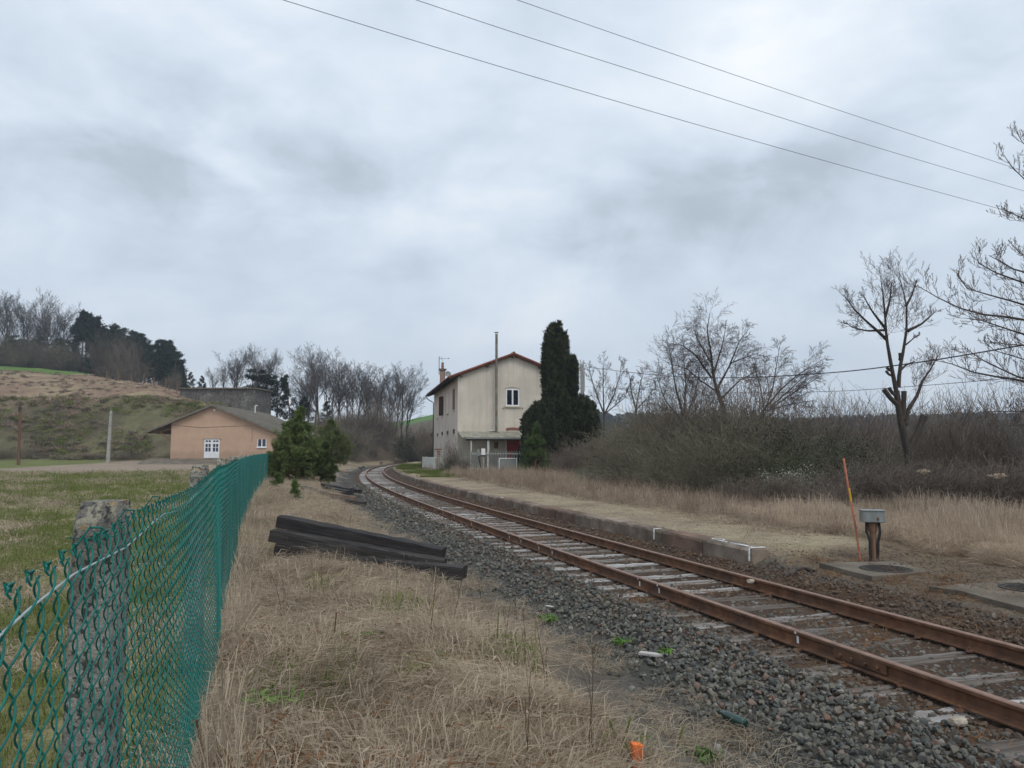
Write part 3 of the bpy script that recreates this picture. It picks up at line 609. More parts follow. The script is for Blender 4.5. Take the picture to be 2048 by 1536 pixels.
def mesh_wires(u0, u1, npp, sides, rad):
    Vs, Fs, b = [], [], 0; js_ = np.arange(int(u0 / WS), int(u1 / WS)); wav = np.random.RandomState(3)
    for j in js_:
        uc = j * WS; h = float(Ft(uc) - Fg(uc)) - .0; nper = h / PH
        m_ = int(nper * npp) + 1; t = np.linspace(0, 1, m_) * nper                   # periods counted from the top
        ph = t + (0 if j % 2 else .5); w_ = np.cos(2 * np.pi * ph); w_ = np.arcsin(.93 * w_) / math.asin(.93); w_ = w_ * (1 - .42 * np.exp(-(t / .13) ** 2))
        u = (j + .5 + (.5 + .03) * w_) * WS; z = Ft(u) - t * PH
        dpt = .007 * np.sin(2 * np.pi * ph) + .025 * np.sin(u * 1.7 + z * 2.1) * np.sin(u * .6 + 1) * np.clip(t / 4, 0, 1)
        c = np.stack([Fx(u), Fy(u), z], 1) + nrm * dpt[:, None]
        d = np.gradient(c, axis=0); d /= np.linalg.norm(d, axis=1, keepdims=True); a = np.cross(d, nrm); a /= np.linalg.norm(a, axis=1, keepdims=True); bb = np.cross(d, a)
        ring = np.stack([c + (a * math.cos(2 * math.pi * i / sides) + bb * math.sin(2 * math.pi * i / sides)) * rad for i in range(sides)], 1)
        Vs.append(ring.reshape(-1, 3)); q = np.arange(m_ - 1)[:, None, None] * sides; f = np.array([[i, (i + 1) % sides, sides + (i + 1) % sides, sides + i] for i in range(sides)])[None]
        Fs.append((q + f).reshape(-1, 4) + b); b += m_ * sides
    return np.concatenate(Vs), np.concatenate(Fs)
A_ = mesh_wires(0, 7, 14, 6, .00165); B_ = mesh_wires(7, 18, 6, 3, .0018); C_ = mesh_wires(18, 48, 4, 3, .002)
# folded wire ends along the top edge, part of the same mesh
KS = []
def kseg(pts, r=.0016): KS.extend([(*p, *q_, r, r) for p, q_ in zip(pts[:-1], pts[1:])])
for j in range(0, 260, 2):
    u = (j + 1) * WS; p = np.array([float(Fx(u)), float(Fy(u)), float(Ft(u))]); d = np.array([-.32, .947, 0]); r = random.Random(j); h_ = r.uniform(.0, .006); e = r.uniform(-.006, .006)
    L_ = p - d * .0095; R_ = p + d * .0095; U_ = np.array([0, 0, 1.])
    kseg([L_, L_ + U_ * .006 + nrm * e, L_ + d * .002 + U_ * (.010 + h_), R_ - d * .001 + U_ * (.011 + h_) + nrm * .003, R_ + d * .003 + U_ * (.006 + h_)]); kseg([R_, R_ + U_ * .008, L_ + d * .003 + U_ * (.013 + h_) - nrm * .003, L_ + d * .005 + U_ * (.0 + h_), p - U_ * .006 + nrm * .003])
    if r.random() < .10: tp = p + U_ * .012; kseg([tp, tp + nrm * .02 + U_ * .03, tp + nrm * .035 + U_ * .028 + d * .015, tp + nrm * .03 + d * .02 + U_ * .012], .0017)
V, Fc = join(A_, B_, C_, tubes(KS, 5)); mk('chain_link_mesh', V, Fc, 'fence_pvc', fence, smooth=True)
for dz, m_ in ((-.046, 'wire_galv'), (-.60, 'fence_pvc'), (-1.15, 'fence_pvc')):
    us = np.arange(0, 47, .25); pts = np.stack([Fx(us), Fy(us), Ft(us) + dz - .012 * np.sin(us * 5)], 1) + nrm * -.004
    MB().tube(pts, .0021 if dz > -.1 else .0017, n=6).build('tension_wire', [m_], fence, smooth=True)
for k, y0 in enumerate(list(1.925 + 3.7 * np.arange(12))):
    x0 = float(fx_line(y0)) - [.135, .17, .18][min(k, 2)]; q = MB(); r = random.Random(k); yc = y0 + .07; w2 = .054; zt = 1.742 + [0, .03, .05][min(k, 2)] + .002 * k; d2 = .055
    zb = -.1; V = [(x0 - w2, yc - d2, zb), (x0 + w2, yc - d2, zb), (x0 + w2, yc + d2, zb), (x0 - w2, yc + d2, zb)]
    b = .012; lv = [zb, .3, .8, 1.3, zt - .03, zt]; V = []; n_ = 8
    for li, z in enumerate(lv):
        e = 0 if li < 4 else (.0 if li == 4 else .004)
        for (sx, sy, cx, cy) in ((1, -1, 0, 1), (1, -1, 0, 0),):
            pass
        ring = [(w2, -d2 + b), (w2, d2 - b), (w2 - b, d2), (-w2 + b, d2), (-w2, d2 - b), (-w2, -d2 + b), (-w2 + b, -d2), (w2 - b, -d2)]
        for (X, Y) in ring: V.append((x0 + X * (1 - e * 10), yc + Y * (1 - e * 6), z + r.uniform(-.003, .003)))
    # chamfered cap rising to the back
    for (X, Y) in ((w2 * .82, -d2 * .5), (w2 * .82, d2 * .85), (-w2 * .82, d2 * .85), (-w2 * .82, -d2 * .5)): V.append((x0 + X, yc + Y, zt + .05 + r.uniform(-.002, .002)))
    Fs = [(l * 8 + i, l * 8 + (i + 1) % 8, (l + 1) * 8 + (i + 1) % 8, (l + 1) * 8 + i) for l in range(5) for i in range(8)]
    T = 40; Fs += [(T + 0, T + 1, 49, 48), (T + 1, T + 2, 49), (T + 2, T + 3, 50, 49), (T + 3, T + 4, 50), (T + 4, T + 5, 51, 50), (T + 5, T + 6, 51), (T + 6, T + 7, 48, 51), (T + 7, T + 0, 48), (48, 49, 50, 51)]
    po = mk('post', V, Fs, 'post_concrete', fence)
    if k < 6:
        q = MB(); zz_ = zt - .035; q.tube([(x0 - w2 - .004, yc + d2, zz_), (x0 - w2 - .004, yc - d2 - .004, zz_ - .004), (x0 + w2 * .1, yc - d2 - .006, zz_ - .006), (x0 + w2 + .004, yc - d2 - .004, zz_), (x0 + w2 + .004, yc + d2, zz_ + .003), (x0 - w2, yc + d2 + .004, zz_)], .0014, n=4)
        q.build('tie_wire', ['fence_pvc'], fence, smooth=True)
# ------------------------------------------------------------------ stacks and strays of old creosoted sleepers on the strip
def loose_sleeper(A, B, seed, label, group=None, m='creosote', W=.25, Hh=.15, roll=0.0):
    """A, B: the ends of the top face's centre line"""
    A = Vector(A); B = Vector(B); L = (B - A).length
    o = sleeper_mesh('sleeper', L, W, Hh, 50 + seed, m, splits=False)
    d = (B - A).normalized(); y = Vector((0, 0, 1)).cross(d).normalized(); z = d.cross(y); z, y = (z * math.cos(roll) + y * math.sin(roll)), (y * math.cos(roll) - z * math.sin(roll))
    o.matrix_world = Matrix.Translation((A + B) / 2) @ Matrix((d, y, z)).transposed().to_4x4()
    return tag(o, label, 'railway sleeper', group)
SG = 'old dark sleepers lying beside the track'
for k, (a, b, lab) in enumerate([
    ((-3.50, 11.50, .985), (-.98, 11.20, .53), 'black sleeper on top of the nearest stack by the fence'),
    ((-3.52, 11.28, .80), (-.96, 10.98, .40), 'black sleeper under the topmost one in the nearest stack, its face set forward'),
    ((-3.44, 11.22, .60), (-.90, 10.90, .20), 'black sleeper low in the nearest stack, half hidden by dry grass'),
    ((-3.3, 11.52, .68), (-.98, 11.24, .36), 'black sleeper at the back of the nearest stack'),
    ((-3.0, 11.12, .48), (-.66, 10.72, .34), 'black sleeper sticking out furthest toward the ballast at the foot of the nearest stack')]):
    loose_sleeper(a, b, k, lab, SG, Hh=.185, W=.27)
def ps(pa, pb, za, zb): return P(*pa, z=za), P(*pb, z=zb)
for k, (pa, pb, za, zb, lab) in enumerate([
    ((592, 967), (650, 985), .62, .42, 'tilted black sleeper just behind the small pine sapling'),
    ((625, 962), (703, 976), .58, .40, 'broad black sleeper behind the sapling, with a white tag at its side'),
    ((630, 968), (698, 981), .45, .34, 'black sleeper lying flat under the one with the white tag'),
    ((690, 973), (720, 979), .35, .25, 'short end of a black sleeper poking out toward the ballast'),
    ((560, 982), (622, 985), .45, .42, 'greyed sleeper lying flat between the fence and the sapling'),
    ((672, 988), (712, 993), .38, .26, 'reddish sleeper half sunk in grass right of the sapling'),
    ((688, 997), (732, 1003), .30, .20, 'dark sleeper end hanging over the ballast edge'),
    ((664, 943), (698, 947), .40, .25, 'pale-topped dark sleeper beside the narrow pine, the upper one'),
    ((664, 951), (697, 957), .38, .22, 'pale-topped dark sleeper beside the narrow pine, the lower one'),
    ((676, 929), (700, 938), .40, .30, 'purplish weathered sleeper right of the pines'),
    ((694, 922), (722, 935), .50, .30, 'long black sleeper slanting down to the outside of the curve'),
    ((697, 921), (728, 933), .35, .25, 'second sleeper slanting beside the curve, behind the first'),
    ((746, 921), (764, 925), .4, .3, 'dark sleeper across the curve where the rails turn'),
    ((765, 917), (792, 923), .45, .3, 'dark sleeper slanting beyond the curve below the far picket posts'),
    ((800, 918), (812, 921), .4, .3, 'small dark sleeper beyond the bend of the rails')]):
    A, B = ps(pa, pb, za, zb); A = Vector(A); B = Vector(B); d = B - A
    if d.length > 3.4: d *= 2.8 / d.length; A = B - d
    if d.length < 1.0: d *= 1.3 / d.length; A = B - d
    m_ = 'kerb_red' if 'reddish' in lab else ('sleeper_wood' if 'greyed' in lab or 'pale' in lab or 'purplish' in lab else 'creosote')
    loose_sleeper(A, B, 20 + k, lab, SG, m_, W=.26, Hh=.16 if k != 1 else .30)
# ------------------------------------------------------------------ small things near the line
def on_ground(px, py, z0=0.0):
    z = z0
    for _ in range(6): p = P(px, py, z=z); z = Hs(p[0], p[1])
    return P(px, py, z=z)
g = on_ground(1748, 1122); zg = g[2]
g = g + np.array([0, 0, 0]); jb = empty('junction_box', tuple(g), R(-14), 'grey metal cable box on a rusty post with black cables beside the leaning orange stake', 'junction box')
q = MB(); q.box((0, 0, .765), (.40, .30, .20), bev=.012); q.box((0, 0, .868), (.425, .325, .018), bev=.004); q.build('housing', ['metal_grey'], jb)
q = MB(); q.box((.07, -.158, .73), (.03, .012, .05), bev=.003); q.box((.20, -.05, .73), (.012, .05, .04), bev=.003); q.build('latch', ['rust'], jb)
q = MB(); q.cyl((0, 0, -.05), (0, 0, .56), .058, n=14); q.cyl((0, 0, .50), (0, 0, .66), .075, .10, n=14); q.cyl((0, 0, .20), (0, 0, .23), .066, n=14); q.cyl((0, 0, -.02), (0, 0, .04), .09, n=12); q.build('post', ['wood_brown'], jb, smooth=False)
MB().tube([(-.11, -.02, .67), (-.12, -.04, .5), (-.07, -.06, .35), (-.075, -.05, .15), (-.07, -.05, .0), (-.14, -.08, -.01), (-.3, -.12, .0)], .024, n=8).build('cable', ['rubber'], jb, smooth=True)
MB().tube([(.11, -.02, .67), (.12, -.05, .5), (.075, -.06, .33), (.07, -.04, .15), (.05, -.04, .0), (.0, -.11, -.01), (-.22, -.16, .0)], .026, n=8).build('cable', ['rubber'], jb, smooth=True)
jb.scale = (.84, .84, .93)
g = on_ground(1722, 1120); tp = P(1687, 916, Y=g[1] + .1)
st = empty('marker_stake', tuple(g), 0, 'tall thin orange stake leaning left beside the grey cable box, with a yellow band', 'stake')
v = Vector(tp) - Vector(g); q = MB(); q.tube([(0, 0, -.1), v * .35 + Vector((.004, 0, 0)), v * .7 + Vector((-.006, 0, 0)), v], [.016, .017, .018, .019], n=8); q.build('pole', ['orange_faded'], st)
q = MB(); q.cyl(v * .57, v * .70, .0195, .0205, n=10); q.build('band', ['yellow_paint'], st)
g = on_ground(1277, 1536); tpz = P(1275, 1483, Y=g[1]); h_ = tpz[2] - g[2]
q = MB(); q.box((0, 0, h_ / 2 - .1), (.050, .045, h_ + .2), bev=.003); q.v = [(x * (1 + .12 * z) + (-.012 if (z > h_ - .01 and x < 0) else 0), y, z + (-.012 if (z > h_ - .02 and x > 0) else 0)) for x, y, z in q.v]
o = q.build('survey_peg', ['orange_paint'], None, loc=tuple(g)); o.rotation_euler = (R(2), R(-2), R(12)); tag(o, 'bright orange painted wooden peg standing in the dry grass at the picture edge', 'peg')
g = on_ground(1463, 1462)
bt = empty('glass_bottle', (g[0], g[1], g[2] + .095), 0, 'green glass wine bottle lying on the ground at the foot of the ballast', 'bottle'); bt.rotation_euler = (R(90), 0, R(203))
q = MB(); q.lathe([(.0, -.145), (.036, -.145), (.038, -.14), (.038, .04), (.034, .065), (.018, .095), (.0145, .11), (.0145, .145), (.012, .146)], n=20); q.build('glass', ['bottle_glass'], bt, smooth=True)
q = MB(); q.lathe([(.0155, .13), (.0175, .131), (.0175, .143), (.0155, .144)], n=16); q.build('lip', ['bottle_glass'], bt, smooth=True)
g = on_ground(1300, 1322); q = MB(); q.prism([(-.11, -.02, 0), (-.09, .03, 0), (.05, .028, 0), (.12, .0, 0), (.05, -.028, 0)], (0, 0, .022)); o = q.build('wood_chip', ['wood_pale'], None, loc=(g[0], g[1], g[2] + .055)); o.rotation_euler = (R(6), R(3), R(-12)); tag(o, 'pale weathered splinter of board lying at the foot of the ballast', 'wood chip')
g = on_ground(1098, 1222); q = MB(); q.prism([(-.06, 0, 0), (-.02, .018, 0), (.07, .006, 0), (.05, -.012, 0)], (0, 0, .012)); o = q.build('wood_chip', ['pvc_white'], None, loc=(g[0], g[1], g[2] + .055)); o.rotation_euler = (0, 0, R(-35)); tag(o, 'small white scrap lying on the stones left of the rails', 'scrap')
for k, (px, py, px2, py2, rr_, lab) in enumerate([(1560, 1164, 1594, 1141, .045, 'dark rotten log lying right of the far rail, the thicker piece'), (1572, 1164, 1604, 1146, .035, 'thinner rotten stick lying against the dark log'), (1606, 1141, 1633, 1146, .03, 'short dark stick lying on the ballast below the platform end')]):
    A, B = Vector(on_ground(px, py)), Vector(on_ground(px2, py2)); r = random.Random(k); up = Vector((0, 0, rr_ * .9 + (.05 if k == 1 else 0)))
    pts = [A.lerp(B, t) + up + Vector((r.uniform(-.02, .02), r.uniform(-.02, .02), r.uniform(-.008, .012))) for t in (0, .2, .45, .7, 1)]
    q = MB(); q.tube(pts, [rr_ * .8, rr_, rr_ * 1.05, rr_ * .9, rr_ * .6], n=9); o = q.build('log', ['bark'], None, smooth=False); tag(o, lab, 'log')
# a stone wedged on the far rail
def rock(name, seed, r3, m, npl=7, lo=.62, hi=.9):
    import bmesh
    bm = bmesh.new(); bmesh.ops.create_icosphere(bm, subdivisions=2, radius=1); rr = np.random.RandomState(seed); ks = rr.normal(size=(npl, 3)); ks /= np.linalg.norm(ks, axis=1)[:, None]; hs = rr.uniform(lo, hi, npl)
    for v in bm.verts:
        c = v.co * (1.25 if npl > 7 else 1)
        for k_, h_ in zip(ks, hs):
            d_ = c.dot(Vector(k_))
            if d_ > h_: c -= Vector(k_) * (d_ - h_)
        v.co = Vector((c.x * r3[0], c.y * r3[1], c.z * r3[2]))
    me = bpy.data.meshes.new(name); bm.to_mesh(me); bm.free(); me.materials.append(M[m]); o = bpy.data.objects.new(name, me); return o
sx = rs(1490, 1157); o = rock('stone', 5, (.07, .05, .04), 'stone_pale'); col.objects.link(o); o.location = TR(sx, .752 - .075, .12); tag(o, 'pale stone lodged against the inner side of the far rail', 'stone')
g = on_ground(1985, 1420); 
o = rock('stone', 9, (.07, .06, .045), 'stone_pale'); col.objects.link(o); o.location = P(1915, 1448, z=-.0) + np.array([0, 0, .02]); tag(o, 'large pale stone on the ballast below the near rail', 'stone')
# ------------------------------------------------------------------ two concrete slabs with manhole covers, right of the line
def slab(poly, th, label, cover, cr):
    c = np.mean(poly, 0); e = empty('manhole_slab', tuple(c), 0, label, 'manhole slab')
    r = random.Random(len(label)); pts = []
    for i in range(len(poly)):
        a, b = np.array(poly[i]), np.array(poly[(i + 1) % len(poly)])
        for t in (0, .2, .4, .6, .8): p = a + (b - a) * t; pts.append(Vector(p - c) + Vector((r.uniform(-.012, .012), r.uniform(-.012, .012), r.uniform(-.004, .004))))
    q = MB(); q.prism([p + Vector((0, 0, -th)) for p in pts], (0, 0, th)); q.build('slab', ['concrete'], e)
    cv = Vector(cover) - Vector(c); q = MB(); q.lathe([(cr, .0), (cr, .008), (cr * .98, .012), (cr * .9, .012), (cr * .9, .007), (.01, .007)], c=cv, n=40)
    for i in range(-5, 6):
        for j in range(-5, 6):
            if (i * i + j * j) < 24: q.box(cv + Vector((i * cr / 6.2, j * cr / 6.2, .010)), (cr / 14, cr / 9, .006), rz=R(45) if (i + j) % 2 else R(-45))
    q.build('cover', ['cast_iron'], e); return e
z1 = Hs(*P(1755, 1135, z=.2)[:2]) + .035
p1 = [P(1640, 1126, z=z1), P(1745, 1153, z=z1), P(1868, 1143, z=z1), P(1785, 1122, z=z1)]
slab([p + 0 for p in p1], .16, 'low concrete slab with a round iron cover in front of the cable box', P(1771, 1138, z=z1), .36)
z2 = .20
a0 = P(1858, 1173, z=z2); a1 = P(2048, 1158, z=z2); d_ = (a1 - a0) / np.linalg.norm(a1 - a0); b0 = P(1925, 1182, z=z2); b1 = P(2048, 1215, z=z2); dd = (b1 - b0) / np.linalg.norm(b1 - b0)
slab([a0, b0, b0 + dd * 2.2, a0 + d_ * 2.4], .34, 'raised concrete slab with a rust-stained edge at the right picture edge', P(2040, 1177, z=z2) + np.array([.12, 0, 0]), .34)

# ------------------------------------------------------------------ station house
A0 = np.array([P(915, 900, Y=67.0)[0], 67.0, .36]); ug = np.array([.9787, .2055, 0]); vg = np.array([-.2055, .9787, 0]); rzH = math.atan2(.2055, .9787)
house = empty('station_house', tuple(A0), rzH, 'two-storey cream rendered station house with red tile roof and tall metal flue', 'house')
def on_plane(px, py, o, nrm_):
    d = ray(px, py); o = np.asarray(o) - np.array([0, 0, CZ]); t = o.dot(nrm_) / d.dot(nrm_); return d * t + np.array([0, 0, CZ])
def loc(p, o=A0, u=ug, v=vg): q = np.asarray(p) - o; return np.array([q.dot(u), q.dot(v), q[2]])
GL = lambda px, py: loc(on_plane(px, py, A0, vg))           # point on the gable wall -> (x,0,z)
SL = lambda px, py: loc(on_plane(px, py, A0, ug))           # point on the side wall -> (0,y,z)
HWd = 10.1; HL = float(SL(868, 850)[1]); ze = float(GL(915, 752)[2]); zr = float(GL(1026, 712)[2]); rx = float(GL(1026, 712)[0])
HWd = rx * 2 - .35
slope = (zr - ze) / rx
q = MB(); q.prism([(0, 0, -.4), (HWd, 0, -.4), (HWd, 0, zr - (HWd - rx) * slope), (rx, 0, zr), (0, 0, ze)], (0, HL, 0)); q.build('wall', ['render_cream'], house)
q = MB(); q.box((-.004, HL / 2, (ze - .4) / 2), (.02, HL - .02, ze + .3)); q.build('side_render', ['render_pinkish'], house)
# roof: two slabs, tile rolls along the slope, barge tiles, ridge caps, rafters
ovs, ovg, th = .85, .42, .16
rf = empty('roof', (0, 0, 0)); rf.parent = house
import bmesh
def roof_side(sgn, m):
    x0 = rx; x1 = (-ovs if sgn < 0 else HWd + .2); z0 = zr + .18; z1_ = z0 - abs(x1 - x0) * slope; q = MB(); y0, y1 = -ovg, HL + ovg
    q.add([(x0, y0, z0), (x1, y0, z1_), (x1, y1, z1_), (x0, y1, z0), (x0, y0, z0 - th), (x1, y0, z1_ - th), (x1, y1, z1_ - th), (x0, y1, z0 - th)], [(0, 1, 2, 3), (4, 7, 6, 5), (0, 4, 5, 1), (1, 5, 6, 2), (2, 6, 7, 3), (3, 7, 4, 0)], 0)
    n_ = int((y1 - y0) / .26)
    for i in range(n_):
        y = y0 + (i + .5) * (y1 - y0) / n_
        q.cyl((x0, y, z0 + .01), (x1 + (-.04 if sgn < 0 else .04), y, z1_ + .01 - .04 * slope), .07, .075, n=6)
    o = q.build('tile_slope', ['roof_red', 'roof_dark'], rf); return o
roof_side(-1, 0); roof_side(1, 0)
q = MB(); q.tube([(rx, -ovg - .06, zr + .24)] + [(rx, y, zr + .24 + .012 * math.sin(y * 3)) for y in np.arange(0, HL, 1.0)] + [(rx, HL + ovg, zr + .24)], .13, n=8); q.build('ridge_tile', ['roof_red'], rf)
q = MB(); n_ = 16                                                  # scalloped verge tiles along both gable edges
for sgn in (-1, 1):
    for i in range(n_):
        t0, t1 = i / n_, (i + 1.15) / n_; xe = -ovs if sgn < 0 else HWd + .2; dzz = -abs(xe - rx) * slope
        pa = Vector((rx + (xe - rx) * t0, -ovg - .02, zr + .20 + dzz * t0)); pb = Vector((rx + (xe - rx) * t1, -ovg - .02, zr + .175 + dzz * t1)); q.cyl(pb, pa, .105, .085, n=8)
q.build('verge_tile', ['roof_red'], rf)
q = MB(); q.box((-ovs + .35, HL / 2, ze - .10 + .18 - th - .03 - .5 * slope + .12), (.06, HL + .6, .10)); 
q.add([(-ovs + .02, -ovg + .03, ze + .18 - th - ovs * slope - .01), (-.01, -ovg + .03, ze + .18 - th - .01), (-.01, HL + ovg - .03, ze + .18 - th - .01), (-ovs + .02, HL + ovg - .03, ze + .18 - th - ovs * slope - .01)], [(0, 1, 2, 3)], 0)
for i in range(30):
    y = -.2 + i * (HL + .4) / 29; q.add([(-ovs + .08, y, ze + .16 - th - (ovs - .08) * slope - .02), (0, y, ze + .16 - th - .02), (0, y, ze + .04 - th - .02), (-ovs + .08, y, ze + .06 - th - (ovs - .08) * slope - .02), (-ovs + .08, y + .07, ze + .16 - th - (ovs - .08) * slope - .02), (0, y + .07, ze + .16 - th - .02), (0, y + .07, ze + .04 - th - .02), (-ovs + .08, y + .07, ze + .06 - th - (ovs - .08) * slope - .02)], [(0, 1, 2, 3), (4, 7, 6, 5), (0, 4, 5, 1), (2, 6, 7, 3), (0, 3, 7, 4)], 0)
q.build('eaves', ['roof_dark'], rf)
q = MB()
for px, py in ((922, 748), (975, 730), (1078, 731), (1026, 712)):
    g_ = GL(px, py); zt_ = zr + .18 - th - abs(g_[0] - rx) * slope; q.box((g_[0], -.2, zt_ - .10), (.20, .40, .20))
q.build('purlin_end', ['wood_dark'], rf)
q = MB(); q.tube([(-ovs - .09, -ovg + .1, ze + .1 - ovs * slope), (-ovs - .09, HL + ovg - .1, ze + .04 - ovs * slope)], .075, n=8); q.tube([(-ovs - .09, HL + .1, ze - ovs * slope), (-ovs * .9, HL + .12, ze - .35 - ovs * slope), (-.25, HL - .0, ze - .65 - ovs * slope), (-.09, HL - .1, ze - .8 - ovs * slope), (-.09, HL - .1, .2)], .05, n=8); q.build('gutter', ['metal_dark'], rf, smooth=True)
# flue on the gable
ft = GL(991, 666); fb = GL(991, 863); q = MB(); q.cyl((ft[0], -.50 - .0, fb[2]), (ft[0], -.50, ft[2] - .18), .115, n=14)
for z in np.arange(fb[2] + 1.0, ft[2] - .3, 1.15): q.cyl((ft[0], -.50, z), (ft[0], -.50, z + .05), .13, n=14)
fl = q.build('flue', ['flue_metal'], house, smooth=False)
q = MB(); q.lathe([(.02, 0), (.20, .0), (.20, .03), (.02, .07)], c=(ft[0], -.50, ft[2] - .05), n=14); [q.cyl((ft[0] + .10 * math.cos(a), -.50 + .10 * math.sin(a), ft[2] - .2), (ft[0] + .13 * math.cos(a), -.50 + .13 * math.sin(a), ft[2] - .03), .012, n=5) for a in (.5, 2.6, 4.7)]; q.build('flue_cap', ['metal_dark'], fl)
q = MB()
for z in (3.2, 4.6, 6.0): q.box((ft[0], -.22, z), (.04, .45, .04))
q.build('bracket', ['metal_dark'], fl)
# brick chimney, antenna and dish
def rooftop(px, v_): # point over the left slope for picture column px, a given distance along the house
    for x in np.arange(-.8, 5.5, .01):
        w_ = A0 + ug * x + vg * v_; 
        if 1024 + F * w_[0] / (w_[1] * math.cos(PITCH) + (zr - CZ) * math.sin(PITCH)) >= px: return x
    return 1.0
cy_ = 10.5; cx_ = rooftop(885, cy_); zc = ze + .18 + cx_ * slope; wq = A0 + ug * cx_ + vg * cy_
ztop = P(885, 740, Y=wq[1])[2] - A0[2]; q = MB(); q.box((cx_, cy_, (zc - .4 + ztop) / 2), (.5, .5, ztop - zc + .4)); ch = q.build('chimney', ['brick'], house)
q = MB(); q.box((cx_, cy_, ztop + .04), (.74, .74, .14)); q.build('cap', ['concrete'], ch); zp = P(885, 726, Y=wq[1])[2] - A0[2]; q = MB(); q.cyl((cx_, cy_, ztop + .11), (cx_, cy_, zp), .15, .12, n=12); q.cyl((cx_, cy_, zp), (cx_, cy_, zp + .05), .15, n=12); q.build('chimney_pot', ['brick'], ch, smooth=False)
za = P(877.5, 713, Y=wq[1])[2] - A0[2]; q = MB(); q.cyl((cx_ - .36, cy_, ztop - .5), (cx_ - .36, cy_, za), .035, n=6)
q.cyl((cx_ - .36, cy_, za - .25), (cx_ + .62, cy_ - .3, za - .22), .014, n=5)
for i in range(8): t_ = .12 + .13 * i; q.cyl((cx_ - .36 + .98 * t_ , cy_ - .3 * t_ - .16, za - .24), (cx_ - .36 + .98 * t_, cy_ - .3 * t_ + .16, za - .22), .008, n=4)
q.add([(cx_ - .12, cy_ - .15, za - .05), (cx_ - .12, cy_ + .15, za - .05), (cx_ - .02, cy_ + .15, za - .44), (cx_ - .02, cy_ - .15, za - .44)], [(0, 1, 2, 3)]); q.cyl((cx_ + .58, cy_ - .45, za - .22), (cx_ + .62, cy_ - .15, za - .22), .05, n=6)
q.build('antenna', ['metal_dark'], ch)
q = MB(); q.lathe([(.02, -.06), (.15, -.04), (.30, .03), (.32, .05), (.30, .04), (.02, -.05)], c=(cx_ + .52, cy_ - .3, ztop - .45), n=20, rot=Matrix.Rotation(R(72), 3, 'X')); q.cyl((cx_ + .52, cy_ - .2, ztop - .9), (cx_ + .52, cy_ - .2, ztop - .45), .025, n=6); q.build('satellite_dish', ['metal_grey'], house, smooth=True)
# gable window
a = GL(1012, 778); b = GL(1038, 812); wx0, wx1, wz0, wz1 = a[0], b[0], b[2], a[2]; wn = empty('window', (0, 0, 0)); wn.parent = house
def boxes(par, nm, m, lst, **k):
    q = MB()
    for (x0, x1, y0, y1, z0, z1) in lst: q.box(((x0 + x1) / 2, (y0 + y1) / 2, (z0 + z1) / 2), (abs(x1 - x0), abs(y1 - y0), abs(z1 - z0)))
    return q.build(nm, [m], par, **k)
xm = (wx0 + wx1) / 2; f = .09
boxes(wn, 'frame', 'pvc_white', [(wx0, wx0 + f, -.03, .05, wz0, wz1), (wx1 - f, wx1, -.03, .05, wz0, wz1), (wx0 + f, wx1 - f, -.03, .05, wz0, wz0 + f), (wx0 + f, wx1 - f, -.03, .05, wz1 - f, wz1), (xm - .07, xm + .07, -.04, .05, wz0 + f, wz1 - f)])
boxes(wn, 'pane', 'glass_dark', [(wx0 + f, xm - .07, -.008, .03, wz0 + f, wz1 - f), (xm + .07, wx1 - f, -.008, .03, wz0 + f, wz1 - f)])
boxes(wn, 'sill', 'render_cream', [(wx0 - .12, wx1 + .12, -.16, -.001, wz0 - .13, wz0 - .003)])
q = MB(); n_ = 8; pts = [(wx0 - .1 + (wx1 - wx0 + .2) * i / n_, wz1 + .02 + .14 * math.sin(math.pi * i / n_)) for i in range(n_ + 1)]
for (xa, za_), (xb, zb_) in zip(pts[:-1], pts[1:]): q.add([(xa, -.05, za_), (xb, -.05, zb_), (xb, -.05, zb_ + .1), (xa, -.05, za_ + .1), (xa, -.001, za_), (xb, -.001, zb_), (xb, -.001, zb_ + .1), (xa, -.001, za_ + .1)], [(0, 1, 2, 3), (0, 4, 5, 1), (2, 6, 7, 3)])
q.build('arch', ['render_pinkish'], wn)
for px in (1006, 1044.5): g_ = GL(px, 817); boxes(house, 'shutter_catch', 'metal_dark', [(g_[0] - .025, g_[0] + .025, -.06, -.001, g_[2] - .08, g_[2] + .08)])
# ground-floor openings under the porch: blocked brick lintel, red door, small shutter
a = GL(1012, 857); b = GL(1039, 861); q = MB(); n_ = 12
for i in range(n_):
    x = a[0] + (b[0] - a[0]) * (i + .5) / n_; q.box((x, -.02, a[2] - .09 + .08 * math.sin(math.pi * (i + .5) / n_)), ((b[0] - a[0]) / n_ * .86, .06, .22))
q.build('lintel', ['brick'], house)
a = GL(1013, 877); b = GL(1039, 930); dr = boxes(house, 'door', 'red_cloth', [(a[0], b[0], -.06, -.001, .0, a[2])]); boxes(dr, 'frame', 'pvc_white', [(a[0] - .10, a[0] - .002, -.09, -.001, 0, a[2])])
q = MB(); q.add([(b[0] + .002, -.075, a[2] - .6), (b[0] + .002, -.075, 0.02), (a[0] + .3, -.075, 0.02)], [(0, 1, 2)]); q.v += [(x, -.062, z) for x, y, z in q.v]; q.f = [(0, 1, 2), (3, 5, 4), (0, 3, 4, 1), (1, 4, 5, 2), (2, 5, 3, 0)]; q.m = [0] * 5; q.build('dark_opening', ['glass_dark'], dr)
a = GL(988, 884); b = GL(996, 897); boxes(house, 'shutter', 'wood_brown', [(a[0], b[0], -.05, -.001, b[2], a[2])])
